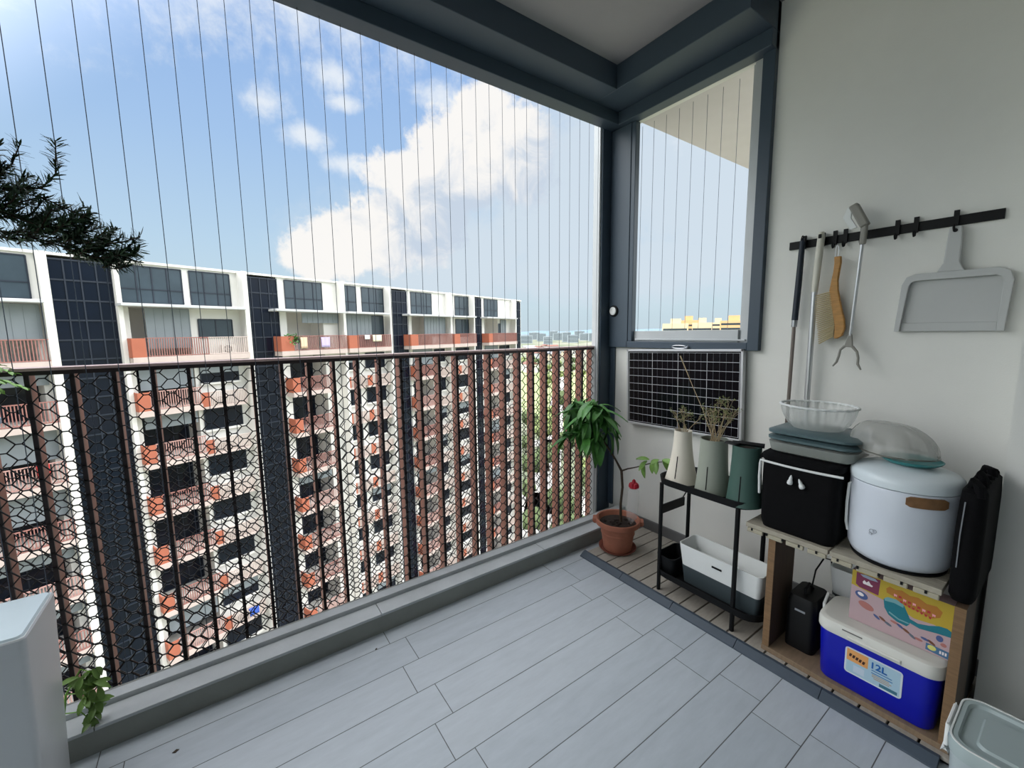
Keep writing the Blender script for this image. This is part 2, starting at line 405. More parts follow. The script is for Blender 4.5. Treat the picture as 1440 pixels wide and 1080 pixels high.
# ------------------------------------------------------------------ slatted deck tiles along the wall
deck = thing('deck_strip', 'grey slatted interlocking deck tiles with a dark edge strip beside the wall', 'decking', (1.9, .9, 0))
slat_m = mat('grey slat', (160, 154, 144), .6, var=.12, scale=10, stretch=(3, 12, 3), bump=.15)
m = MB(); m.box(1.68, 2.185, .152, 1.64, .004, .012); m.build('tile_base', blackpl_m, deck)
y = 1.64; k = 0
while y > .2:
    m = MB(); m.box(1.677, 2.185, y-.0705, y-.002, .012, .025); m.build('slat', slat_m, deck, bevel=.0015); y -= .0747; k += 1
nv_m = mat('navy grey edge strip', (60, 72, 84), .55, var=.1, scale=20)
y = 1.655
for k in range(5):
    y1 = y-.2985 if k else y-.29
    m = MB(); m.prism([(1.632, 0), (1.676, 0), (1.676, .026), (1.662, .026), (1.634, .006)], lambda a, b, t: (a, t, b), y1+.0015, y)
    for q in (1.640, 1.648, 1.656): pass
    m.build('edge_strip', nv_m, deck, bevel=.001); y = y1
DZ = .025

# ------------------------------------------------------------------ apartment block opposite
bwhite = mat('white facade paint', (222, 220, 214), .8, var=.04, scale=.6)
bbeige = mat('pinkish beige parapet', (196, 180, 172), .8, var=.1, scale=1)
borange = mat('terracotta facade paint', (172, 100, 76), .75, var=.08, scale=1)
bglass = mat('dark navy facade glass', (14, 22, 36), .12, spec=.3, var=.3, scale=.4)
bgrey = mat('dark grey window glass', (58, 70, 78), .15, spec=.6, var=.2, scale=.8)
bmull = mat('dark mullion', (28, 37, 50), .5)
bshade = mat('grey roller screen', (134, 142, 146), .7, var=.06, scale=1)
bbar = mat('rust facade bars', (150, 104, 96), .6)
bbar2 = mat('dusky pink facade bars', (176, 138, 130), .6)
bdark = mat('dark fan grille', (52, 50, 50), .8)  # dark grey of the air conditioner fan grilles
slab_m = mat('pale concrete canopy', (196, 198, 198), .7, var=.1, scale=2)
acw = mat('air conditioner white', (222, 218, 210), .5)
GZ = -40.0
BX, BY = -3.479, 31.973
apt = thing('apartment_building', 'long white apartment block with terracotta balconies and dark glass stair towers', 'building', (BX, BY, GZ), rz=math.radians(20.45))
def bb(name, mt, *boxes, bevel=0.):
    mm = MB()
    for (a, b, y0, y1, z0, z1) in boxes: mm.box(a, b, y0, y1, z0-GZ, z1-GZ)
    return mm.build(name, mt, apt, local=True, bevel=bevel)
FL = [.1-3.05*k for k in range(14)]
NF = 11
body = [(-14, 39.6, 1.8, 13, GZ, 5.42)]
for a, b in ((-14, -9), (-4.03, -3.40), (-.99, -.45), (2.35, 5.35), (7.78, 8.34), (11.2, 17.3), (19.83, 20.4), (23.1, 29.0), (31.2, 31.8), (34.5, 37.4), (39.55, 39.75)):
    body.append((a, b, 0, 1.8, GZ, 5.42))
for a, b in ((-9, -4.03), (-.45, 2.35), (8.34, 11.2), (20.4, 23.1), (31.8, 34.5)):
    body.append((a, b, 0, 1.8, 3.0, 5.42))
    for F in FL[:NF+2]: body.append((a, b, 0, 1.8, F-.22, F))
bb('facade_wall', bwhite, *body)
bb('roof_cap', bwhite, (-14, 39.8, -.12, 13.1, 5.42, 5.56))
for a, b, d in ((-3.75, -3.42, .7), (-.99, -.78, .5), (5.2, 5.48, .9), (12.5, 12.72, .8), (17.17, 17.42, .8), (25.1, 25.32, .8), (28.92, 29.12, .8), (37.35, 37.55, .8)):
    bb('fin', bwhite, (a, b, -d, 0, GZ, 5.5))
# glass stair towers
for a, b in ((-3.40, -.99), (5.48, 7.78), (17.42, 19.83), (29.12, 31.2), (37.55, 39.55)):
    gt = bb('glass_tower', bglass, (a, b, -.02, 1.8, GZ, 5.3))
    ms = []
    for q in range(0, 5): ms.append((a+(b-a)*q/4-.03, a+(b-a)*q/4+.03, -.07, -.02, GZ, 5.3))
    z = 5.25
    while z > -32: ms.append((a, b, -.06, -.02, z-.04, z+.04)); z -= 1.02
    mm = MB()
    for (s0, s1, y0, y1, z0, z1) in ms: mm.box(s0, s1, y0, y1, z0-GZ, z1-GZ)
    mm.build('mullion', bmull, gt, local=True)
def window(a, b, z0, z1, mt=bgrey, nv=3, yy=-.03, cross=True):
    o = bb('window', mt, (a, b, yy, yy+.04, z0, z1))
    mm = MB()
    for q in range(nv+1):
        x = a+(b-a)*q/nv; mm.box(x-.03, x+.03, yy-.03, yy, z0-GZ, z1-GZ)
    for z in ((z0, z1, z0+(z1-z0)*.38) if cross else (z0, z1)): mm.box(a, b, yy-.03, yy, z-.03-GZ, z+.03-GZ)
    mm.build('window_frame', bmull, o, local=True)
    return o
for a, b, nv in ((-8.2, -4.03, 4), (-.7, 2.16, 4), (2.56, 4.76, 3), (8.34, 11.22, 4), (12.75, 14.3, 2), (14.86, 17.1, 3), (20.37, 23.12, 4), (25.35, 26.08, 1), (26.65, 28.9, 3), (31.76, 34.46, 4)):
    window(a, b, 3.22, 5.28, nv=nv)
# canopies over the top balconies
for a, b in ((-9.2, -3.75), (-1.0, 5.2), (7.1, 12.5), (12.72, 17.0), (19.2, 25.1), (25.32, 29.0), (31, 37.3)):
    bb('canopy', slab_m, (a, b, -1.15, 0, 2.98, 3.14), bevel=.02)
# roller screens and openings under the canopies
for a, b, z0, z1, y in ((-9, -3.85, 1.2, 2.95, -.25), (.2, 2.35, .6, 2.95, -.15), (9.4, 12.4, 2.2, 2.95, -.2), (12.8, 15.6, 1.1, 2.95, -.2), (21.9, 24.9, 1.1, 2.95, -.2), (35.0, 36.2, 1.2, 2.9, -.1)):
    o = bb('roller_screen', bshade, (a, b, y, y+.05, z0, z1))
    mm = MB(); n = int((b-a)/.42)
    for q in range(n+1): mm.box(a+q*.42, a+q*.42+.04, y-.02, y, z0-GZ, z1-GZ)
    mm.build('screen_rib', bshade, o, local=True)
for a, b, z0, z1 in ((2.8, 4.7, 1.2, 2.35), (12.75, 17.0, .2, 2.9), (23.4, 24.4, 1.2, 2.6), (25.4, 26.1, .9, 2.8), (26.7, 28.85, .9, 2.8), (34.6, 36, 1.2, 2.4)):
    window(a, b, z0, z1, nv=2, cross=False)
# balconies
def railing(a, b, F, y, orange=0., mt=bbar, gap=.115, t=.04, h=1.1):
    mm = MB(); x = a+orange
    while x < b-.02: mm.box(x, x+t, y, y+.05, F+.12-GZ, F+h-GZ); x += gap
    mm.box(a+orange, b, y-.01, y+.06, F+h-GZ, F+h+.05-GZ); mm.box(a+orange, b, y-.01, y+.06, F+.08-GZ, F+.13-GZ)
    return mm.build('railing', mt, apt, local=True)
def balcony(a, b, F, d=.95, orange=.5, rail=True, side=True, mt=bbar):
    bb('balcony_slab', bbeige, (a, b, -d-.04, 0, F-.28, F+.06))
    if side: bb('orange_panel', borange, (a-.02, a+.05, -d, 0, F+.05, F+1.12), (a, a+orange, -d-.03, -d+.04, F+.05, F+1.12))
    railing(a, b, F, -d, orange if side else 0., mt)
def aircon(x, F, y=-.35):
    mm = MB(); mm.box(x, x+.78, y, y+.28, F-GZ, F+.56-GZ)
    o = mm.build('air_conditioner', acw, apt, local=True, bevel=.015)
    mm = MB(); R = Matrix.Rotation(PI/2, 3, 'X')
    for q in (.05, .12, .19, .23): mm.tube([(x+.3+q*math.cos(t), y-.012, F+.29+q*math.sin(t)-GZ) for t in [2*PI*i/20 for i in range(20)]], .012, 4, closed=True)
    mm.build('fan_grille', bdark, o, local=True)
def ledge(a, b, F, orange=.45, bars=True):
    """air conditioner ledge under a window"""
    bb('ledge_slab', bbeige, (a, b, -.62, 0, F-.32, F-.18))
    bb('orange_panel', borange, (a, a+orange, -.62, -.55, F-.18, F+.72))
    railing(a, b, F-.3, -.6, orange, bbeige, .10, .05, .98)
    aircon(a+orange+.35, F-.18)
bays = [  # (balcony a,b ; window spans)
    ((-9.0, -3.8), []), ((-.75, 2.3), [(2.62, 4.8)]), ((7.95, 11.1), [(12.8, 14.2), (14.9, 16.9)]),
    ((20.0, 23.0), [(23.3, 24.8), (26.65, 28.8)]), ((31.4, 34.4), [(34.8, 36.9)])]
balcony(-9.2, -3.8, FL[0], 1.05, side=False)
balcony(-.75, 2.9, FL[0], 1.05, .6); bb('balcony_slab', bbeige, (2.9, 5.2, -1.09, 0, FL[0]-.28, FL[0]+.06)); railing(2.9, 5.2, FL[0], -1.05, 0, bbeige)
aircon(3.9, FL[0]+.06)
for a, b in ((7.3, 12.5), (12.72, 17.0), (19.3, 25.1), (25.32, 29.0), (31.3, 37.3)): balcony(a, b, FL[0], 1.05, .9)
for k in range(1, NF+1):
    F = FL[k]; rnd = random.Random(k*13)
    for bi, ((a, b), ws) in enumerate(bays):
        balcony(a, b, F, .95, .55, side=bi > 0, mt=bbar if rnd.random() < .5 else bbar2)
        ra, rb = a+.5, b-.05
        # sliding door at the back of the recess and a half lowered screen on some floors
        window(ra, rb, F+.05, F+2.3, mt=bglass, nv=3, yy=1.74, cross=False)
        if rnd.random() < (.75 if bi == 0 else .32):
            z0 = F+(1.15 if rnd.random() < .5 else 1.9)
            bb('roller_screen', bshade, (ra-.1, rb, -.1, -.05, z0, F+2.83))
        for (c, d) in ws:
            window(c, d, F+1.3, F+2.6, mt=bglass, nv=2, yy=-.04, cross=False)
            bb('window_sill', bwhite, (c-.05, d+.05, -.2, 0, F+1.16, F+1.28))
            if rnd.random() < .15: bb('roller_screen', bshade, (c, d, -.12, -.08, F+1.9, F+2.6))
            ledge(c-.25, d+.15, F)
# laundry, plants and people's things on the balconies
def local_pt(s, y, z): return (BX+s*math.cos(math.radians(20.45))-y*math.sin(math.radians(20.45)), BY+s*math.sin(math.radians(20.45))+y*math.cos(math.radians(20.45)), z)
def cloth(s, z, wd, ht, col, label, y=-1.1, name='laundry_towel', group=None):
    p = local_pt(s, y, z); mm = MB(); n = 7; vs = []
    for i in range(n+1):
        for j in range(5): vs.append((wd*i/n-wd/2, -.04-.03*math.sin(i*1.9), -ht*j/4))
    for i in range(n+1): vs.append((wd*i/n-wd/2, .10, 0)); vs.append((wd*i/n-wd/2, .10, -ht*.25))
    fs = [(i*5+j, (i+1)*5+j, (i+1)*5+j+1, i*5+j+1) for i in range(n) for j in range(4)]
    q = (n+1)*5
    fs += [(i*5, q+2*i, q+2*(i+1), (i+1)*5) for i in range(n)]+[(q+2*i, q+2*i+1, q+2*i+3, q+2*i+2) for i in range(n)]
    mm.open = True
    mm.add(vs, fs); o = mm.build(name, mat('cloth %d %d %d' % col, col, .9), smooth=True, angle=60)
    o.location = p; o.rotation_euler = (0, 0, math.radians(20.45)); tag(o, label, 'laundry', group)
    sm = o.modifiers.new('thick', 'SOLIDIFY'); sm.thickness = .01
cloth(10.6, 1.10, .7, .75, (196, 182, 222), 'lilac towel hung over the top terracotta balcony rail')
cloth(8.9, 1.12, .5, .8, (224, 196, 168), 'peach cloth hung near the plant on the top balcony')
cloth(15.4, 1.22, .9, .55, (232, 222, 196), 'cream towel draped over the top rail of the second terracotta balcony')
cloth(14.4, 1.22, .5, .35, (238, 238, 236), 'small white cloth lying beside the cream towel on the rail')
cloth(-4.6, -4.85, .42, .6, (206, 58, 58), 'red cloth hanging on a lower balcony behind the mesh')
cloth(4.0, -17.4, .6, .5, (60, 92, 180), 'blue cloth hanging on a low balcony behind the mesh')
def bush(name, loc, r, mt, n, label, cat, group=None, sq=1., trunk=None, ls=.3, seed=0, kind=None):
    rnd = random.Random(seed+int(abs(loc[0]*7+loc[1]*13))); t = thing(name, label, cat, loc, group)
    if kind: t['kind'] = kind
    mm = MB()
    for i in range(n):
        a, e = rnd.uniform(0, 2*PI), math.asin(rnd.uniform(-.35, 1)); rr = r*rnd.uniform(.55, 1)
        p = Vector((math.cos(a)*math.cos(e)*rr, math.sin(a)*math.cos(e)*rr, math.sin(e)*rr*sq))+Vector(loc)+Vector((0, 0, (trunk or 0)+r*.35))
        d = Vector((rnd.uniform(-1, 1), rnd.uniform(-1, 1), rnd.uniform(-.6, .8)))
        mm.leaf(p, d, (rnd.uniform(-1, 1), rnd.uniform(-1, 1), 1), ls*rnd.uniform(.7, 1.3), ls*.55, .3, 2)
    mm.open = True; mm.build('foliage', mt, t)
    mm = MB(); mm.tube([loc, (loc[0]+r*.05, loc[1], loc[2]+(trunk or .1)+r*.6)], [r*.07+.01, r*.03+.005], 6); mm.build('stem', bark_m, t)
    return t
bush('balcony_plant', local_pt(8.2, -.75, .16), .55, leaf_m, 160, 'leafy green plant standing on the top balcony by the canopy', 'plant', ls=.28, trunk=.5)

# ------------------------------------------------------------------ ground, trees and town far below
def ground_material():
    m = bpy.data.materials.new('town ground'); m.use_nodes = True; t = m.node_tree; b = t.nodes['Principled BSDF']; b.inputs['Roughness'].default_value = 1
    tcn = t.nodes.new('ShaderNodeTexCoord'); nz = t.nodes.new('ShaderNodeTexNoise'); t.links.new(tcn.outputs['Object'], nz.inputs[0])
    nz.inputs['Scale'].default_value = .012; nz.inputs['Detail'].default_value = 9; nz.inputs['Roughness'].default_value = .65
    r = t.nodes.new('ShaderNodeValToRGB'); t.links.new(nz.outputs[0], r.inputs[0]); e = r.color_ramp.elements
    e[0].position = .36; e[0].color = (*lin((88, 98, 78)), 1); e[1].position = .7; e[1].color = (*lin((160, 160, 154)), 1)
    q = e.new(.5); q.color = (*lin((116, 122, 98)), 1); q = e.new(.56); q.color = (*lin((134, 130, 118)), 1)
    t.links.new(r.outputs[0], b.inputs['Base Color']); return m
m = MB(); n = 48
m.add([(0, 0, GZ)]+[(9000*math.cos(2*PI*i/n), 9000*math.sin(2*PI*i/n), GZ) for i in range(n)], [(0, i+1, (i+1) % n+1) for i in range(n)])
struct(m.build('ground', ground_material()))
lawn_m = mat('bright lawn', (150, 164, 112), 1., var=.2, scale=.05)
road_m = mat('pale road', (176, 174, 168), .9)
def polar(px, r): a = math.atan((px-720)/FPX)+yaw; return r*math.sin(a), r*math.cos(a)
m = MB()
m.add([(*polar(736, 190), GZ+.1), (*polar(860, 170), GZ+.1), (*polar(905, 420), GZ+.1), (*polar(728, 460), GZ+.1)], [(0, 1, 2, 3)])
struct(m.build('lawn', lawn_m))
m = MB()
for (p0, r0, p1, r1, wd) in ((700, 100, 900, 96, 12), (700, 150, 900, 165, 9), (740, 60, 790, 420, 8)):
    m.bar((*polar(p0, r0), GZ+.12), (*polar(p1, r1), GZ+.12), wd, .1)
struct(m.build('road', road_m))
tree_ms = [mat('tree green deep', (84, 98, 62), .9, var=.3, scale=.5), mat('tree green mid', (122, 134, 84), .9, var=.3, scale=.5)]
def tree_proto(i):
    rnd = random.Random(i); t = thing('tree', 'round green tree on the ground beyond the white block', 'tree', (0, 0, 0), 'trees far below the balcony')
    mm = MB()
    for q in range(5):
        c = Vector((rnd.uniform(-1.6, 1.6), rnd.uniform(-1.6, 1.6), rnd.uniform(4, 6.2))); R0 = rnd.uniform(1.6, 2.5)
        prof = [(math.sin(PI*j/6)*R0*rnd.uniform(.85, 1.1)+.02, -math.cos(PI*j/6)*R0*.8) for j in range(7)]
        mm.lathe(prof, c, 9)
    mm.build('crown', tree_ms[i % 2], t, smooth=True, angle=80)
    mm = MB(); mm.tube([(0, 0, 0), (.1, 0, 2.2), (0, .1, 4.5)], [.35, .25, .15], 6); mm.build('trunk', bark_m, t)
    return t
protos = [tree_proto(i) for i in range(3)]
rnd = random.Random(5)
TAKEN = []
def free(x, y, r):
    if any((x-a)**2+(y-b)**2 < (r+c)**2 for a, b, c in TAKEN): return False
    TAKEN.append((x, y, r)); return True
for i in range(110):
    px = rnd.uniform(733, 846); r = 62+((i/110)**1.7)*520+rnd.uniform(0, 12); x, y = polar(px, r)
    if 185 < r < 330 and rnd.random() < .8: continue
    s_ = rnd.uniform(.8, 1.5)
    if not free(x, y, 4.4*s_): continue
    o = copy_tree(protos[i % 3]); o.location = (x, y, GZ); o.scale = (s_, s_, s_); o.rotation_euler = (0, 0, rnd.uniform(0, 6))
# low houses
hw = [mat('white render', (226, 222, 214), .8), mat('cream render', (214, 200, 176), .8), mat('pale grey render', (196, 200, 202), .8)]
roofs = [mat('red tile roof', (128, 92, 82), .8), mat('grey roof', (150, 156, 162), .7)]
def house_proto(i):
    t = thing('house', 'low pale house among trees beyond the white block', 'house', (0, 0, 0), 'houses far below the balcony')
    mm = MB(); mm.box(-6, 6, -4, 4, 0, 6); mm.build('wall', hw[i % 3], t)
    mm = MB(); mm.prism([(-4.6, 6), (4.6, 6), (0, 8.2)], lambda a, b, q: (q, a, b), -6.5, 6.5); mm.build('roof', roofs[i % 2], t)
    mm = MB()
    for q in (-4, -1, 2, 4.5):
        for z in (1, 3.8): mm.box(q-.6, q+.6, -4.06, -4, z, z+1.4)
    mm.build('window_band', bgrey, t)
    return t
hp = [house_proto(i) for i in range(3)]
for i in range(60):
    px = rnd.uniform(735, 850); r = 75+((i/60)**1.8)*1500+rnd.uniform(0, 15); x, y = polar(px, r)
    if 185 < r < 400 or r > 1000: continue
    s_ = 1+r/900
    if not free(x, y, 8.2*s_): continue
    o = copy_tree(hp[i % 3]); o.location = (x, y, GZ); o.scale = (s_, s_, min(1.6, s_)); o.rotation_euler = (0, 0, rnd.uniform(0, 6))
for o in protos+hp:
    for ch in list(o.children): bpy.data.objects.remove(ch)
    bpy.data.objects.remove(o)
# distant towers
def tower(px, r, wd, ht, mi, label, group, rz=0.):
    x, y = polar(px, r); t = thing('tower_block', label, 'building', (x, y, GZ), group, rz)
    mm = MB(); mm.box(-wd/2, wd/2, -6, 6, 0, ht); mm.box(-wd/5, wd/5, -3, 3, ht, ht+3.5); mm.build('wall', mi, t, local=True)
    mm = MB(); z = 3
    while z < ht-2: mm.box(-wd*.47, wd*.47, -6.1, -6, z, z+1.3); z += 3.2
    mm.build('window_band', bgrey, t, local=True)
far_m = [mat('haze tinted far tower', (170, 180, 186), .9), mat('far tower cream', (226, 206, 170), .9), mat('far tower ochre', (222, 180, 132), .9)]  # the pale tower's colour carries the haze of distance
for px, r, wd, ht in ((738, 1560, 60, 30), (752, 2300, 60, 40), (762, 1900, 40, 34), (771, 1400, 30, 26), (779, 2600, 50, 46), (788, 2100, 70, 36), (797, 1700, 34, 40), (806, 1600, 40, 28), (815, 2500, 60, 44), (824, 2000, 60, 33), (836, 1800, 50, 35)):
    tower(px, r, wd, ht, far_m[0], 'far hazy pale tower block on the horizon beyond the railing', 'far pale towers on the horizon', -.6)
for px, r, wd, ht, mi, lb in ((949, 330, 17, 46.3, 1, 'cream tower top low in the side window, the first from the corner post'),
                       (967, 372, 15, 49.3, 2, 'ochre tower top in the middle of the side window bottom'),
                       (986, 335, 13, 46.6, 1, 'cream low tower top beside the ochre one in the side window'),
                       (1008, 380, 12, 47.2, 1, 'small cream tower top between the two tower groups in the side window'),
                       (1030, 330, 17, 47.6, 2, 'ochre tower top low in the side window next to its frame')):
    tower(px, r, wd, ht, far_m[mi], lb, None, -1.05)
# hills
m = MB(); n = 60; vs = []; rnd = random.Random(3)
for i in range(n+1):
    a = math.radians(-60+i*3.0); hh = 62+14*math.sin(i*.9)+10*math.sin(i*2.3+1)+rnd.uniform(-4, 4)
    for rr, z in ((4300, GZ), (5200, GZ+hh*.7), (6000, GZ+hh), (7500, GZ)): vs.append((rr*math.sin(a), rr*math.cos(a), z))
m.add(vs, [(i*4+j, i*4+j+1, (i+1)*4+j+1, (i+1)*4+j) for i in range(n) for j in range(3)])
struct(m.build('hills', mat('haze tinted hills', (108, 130, 140), 1., var=.15, scale=.004), smooth=True, angle=80))  # distance haze is mixed into the hills' blue-grey colour

# ------------------------------------------------------------------ terracotta pot with young tree, upturned bottle
PX, PY = 1.845, 1.56
t = thing('flower_pot', 'round terracotta pot standing in the corner of the deck', 'pot', (PX, PY, DZ))
m = MB(); m.lathe([(.080, .030), (.100, .170), (.106, .172), (.118, .176), (.128, .183), (.128, .208), (.124, .212), (.116, .208), (.108, .19), (.096, .16)], (PX, PY, 0), 40, cap=False)
m.lathe([(.0, .031), (.080, .030)], (PX, PY, 0), 40, cap=False)
m.lathe([(.0945, .124), (.0975, .127), (.0972, .133), (.0955, .136)], (PX, PY, 0), 40, cap=False)
m.build('pot_body', terra_m, t, smooth=True)
for sg in (1, -1):
    h = MB(); a = math.radians(-48); cx, cy = PX+.128*math.cos(a)*sg, PY+.128*math.sin(a)*sg
    h.loft(cx, cy, [(.178, .012, .022, .01), (.19, .018, .03, .012), (.207, .016, .028, .012)], ang=a); h.build('pot_lug', terra_m, t, smooth=True)
m = MB(); m.lathe([(.0, .192), (.06, .190), (.113, .182)], (PX, PY, 0), 24, cap=False)
rnd = random.Random(2)
for i in range(16):
    a, r = rnd.uniform(0, 6.28), rnd.uniform(.01, .085); m.lathe([(.001, 0), (.013, .004), (.009, .014), (.001, .017)], (PX+r*math.cos(a), PY+r*math.sin(a), .183), 6)
m.build('soil', soil_m, t, smooth=True)
t = thing('pot_saucer', 'terracotta saucer under the round terracotta pot', 'saucer', (PX, PY, DZ))
m = MB(); m.lathe([(.0, .0255), (.088, .0255), (.104, .042), (.108, .043), (.108, .039), (.092, .0252), (0, .0252)], (PX, PY, 0), 40, cap=False); m.build('dish', mat('dark terracotta', (132, 74, 60), .8, var=.1), t, smooth=True)

t = thing('sapling', 'young tree with a drooping leafy crown growing in the terracotta pot', 'plant', (1.86, 1.55, .18))
m = MB(); m.tube([(1.86, 1.55, .17), (1.852, 1.548, .30), (1.862, 1.545, .40), (1.85, 1.545, .50), (1.815, 1.56, .57), (1.775, 1.58, .64), (1.73, 1.61, .72), (1.70, 1.63, .84)], [.0085, .0075, .007, .0075, .0055, .005, .0045, .004], 8)
m.tube([(1.85, 1.545, .50), (1.85, 1.50, .525), (1.85, 1.44, .55), (1.85, 1.38, .58), (1.85, 1.33, .605), (1.85, 1.28, .62)], [.005, .004, .0035, .003, .003, .002], 6)
m.build('stem', bark_m, t, smooth=True)
rnd = random.Random(11)
m = MB(); m.open = True; top = Vector((1.70, 1.64, .82))
for i in range(120):
    a = rnd.uniform(0, 2*PI); d = Vector((math.cos(a), math.sin(a)*.9, rnd.uniform(-1.5, .35)))
    p = top+Vector((rnd.uniform(-.08, .07), rnd.uniform(-.09, .12), rnd.uniform(-.12, .10)))
    m.leaf(p, d, (math.cos(a)*.3, math.sin(a)*.3, 1), rnd.uniform(.12, .18), rnd.uniform(.032, .048), rnd.uniform(.35, .75), 6)
for dx, dy, dz, ln in ((-.7, .6, .45, .21), (-.2, .9, .35, .2), (.5, -.9, .42, .2), (.1, -1, .1, .22), (-.6, -.3, .5, .16), (.8, .2, .3, .16)):
    m.leaf(top+Vector((0, 0, .03)), (dx, dy, dz), (dx*.3, dy*.3, 1), ln, .045, .6, 7)
m.build('crown', leaf_m, t, smooth=True, angle=80)
m = MB(); m.open = True
for (p, d, ln) in (((1.85, 1.385, .585), (-.3, .1, -1), .09), ((1.85, 1.37, .60), (-.6, .3, -.35), .07), ((1.85, 1.36, .61), (-.4, .35, .2), .07), ((1.85, 1.31, .62), (-.5, -.2, -.5), .075),
                   ((1.85, 1.30, .625), (-.6, 0, .1), .07), ((1.85, 1.275, .63), (-.2, -.7, .2), .08), ((1.85, 1.28, .63), (.1, -.6, -.5), .09), ((1.85, 1.33, .61), (-.4, .1, -.9), .07)):
    m.leaf(p, d, (-.5, 0, .9), ln, .034, .4, 5)
m.build('side_leaf_cluster', mat('fresh leaf green', (112, 150, 70), .45, var=.3, scale=14), t, smooth=True, angle=80)

t = thing('watering_bottle', 'clear plastic bottle upside down in the pot with a red cap', 'bottle', (1.885, 1.495, .185))
clear_m = mat('clear plastic', (226, 222, 220), .2, alpha=.26, var=.05)
m = MB(); m.lathe([(.006, -.06), (.010, 0), (.030, .03), (.032, .06), (.030, .09), (.032, .12), (.031, .19), (.022, .205)], (1.885, 1.495, .20), 20, mtx=Matrix.Rotation(.06, 3, 'X')); m.build('bottle_body', clear_m, t, smooth=True)
m = MB()
for i in range(6):
    a = i*PI/3; c = (1.885+.016*math.cos(a), 1.483+.016*math.sin(a), .405)
    m.lathe([(.001, 0), (.012, .006), (.014, .016), (.010, .03), (.002, .036)], c, 8)
m.lathe([(.012, 0), (.014, .03), (.010, .048), (.003, .055)], (1.885, 1.483, .405), 10)
m.build('red_cap', mat('red plastic', (186, 26, 48), .35), t, smooth=True)

# ------------------------------------------------------------------ black two tier stand
SX0, SX1, SY0, SY1 = 1.688, 1.975, .757, 1.215
t = thing('plant_stand', 'black metal two tier plant stand on the deck by the wall', 'shelf', (1.83, .97, DZ))
def tray(z, hgt, y0=SY0):
    mm = MB(); cx, cy, hx, hy = (SX0+SX1)/2, (y0+SY1)/2, (SX1-SX0)/2, (SY1-y0)/2
    mm.loft(cx, cy, [(z, hx-.012, hy-.012, .07), (z+.003, hx-.006, hy-.006, .075), (z+hgt, hx, hy, .08), (z+hgt, hx-.005, hy-.005, .075), (z+.008, hx-.014, hy-.014, .065)], 6)
    return mm
tray(.565, .035).build('tray', black_m, t, smooth=True); tray(.10, .035, .702).build('tray', black_m, t, smooth=True)
for x, y in ((1.70, 1.173), (1.70, .811), (1.955, 1.185), (1.955, .815)):
    m = MB(); m.tube([(x, y, DZ), (x, y, .30), (x, y, .572)], .0095, 10); m.build('leg', black_m, t, smooth=True)
m = MB(); m.bar((1.70, 1.178, .435), (1.90, 1.178, .43), .012, .045); m.build('side_handle', black_m, t, bevel=.004)
for y in (.83, 1.15):
    m = MB(); m.tube([(1.955, y, .57), (1.955, y-.03*(1 if y < 1 else -1), .50), (1.955, y-.07*(1 if y < 1 else -1), .42)], .003, 6)
m.build('brace', black_m, t, smooth=True)

def vase(cx, cy, z0, r0, r1, h, mt, label, nm='cone_planter', hole=True):
    t = thing(nm, label, 'planter', (cx, cy, z0))
    prof = []
    for i in range(15):
        q = i/14; r = r1+(r0-r1)*(1-q)**1.9*(1.0) if q < .999 else r1
        prof.append((r, z0+h*q))
    prof += [(r1+.001, z0+h), (r1-.003, z0+h), (r1-.003, z0+h-.02), (.001, z0+h-.02)]
    m = MB(); m.lathe([(0.001, z0), (r0-.004, z0)]+prof, (cx, cy, 0), 40, cap=False); m.build('body', mt, t, smooth=True)
    # slit of the water gauge, turned to the balcony
    m = MB(); a = math.radians(188)
    pts = []
    for q in (.10, .2, .3, .42, .52):
        r = r1+(r0-r1)*(1-q)**1.9+.0004; pts.append((cx+r*math.cos(a), cy+r*math.sin(a), z0+h*q))
    m.tube(pts, .0022, 5); m.build('gauge_slit', black_m, t, smooth=True)
    m = MB(); m.lathe([(0.0, z0+h-.022), (r1-.003, z0+h-.022), (r1-.003, z0+h-.016), (0, z0+h-.013)], (cx, cy, 0), 24, cap=False); m.build('soil', soil_m, t)
    return t
vz = .574
vase(1.80, 1.135, vz, .076, .040, .25, mat('cream planter', (216, 210, 196), .5), 'cream flared cone planter on the stand, slimmest of the three')
vase(1.785, .972, vz, .073, .057, .245, mat('sage grey planter', (146, 152, 140), .5), 'sage grey flared cone planter in the middle of the stand')
vase(1.765, .820, vz, .070, .054, .25, mat('dark green planter', (64, 92, 84), .5), 'dark green flared cone planter on the stand beside the black bag')
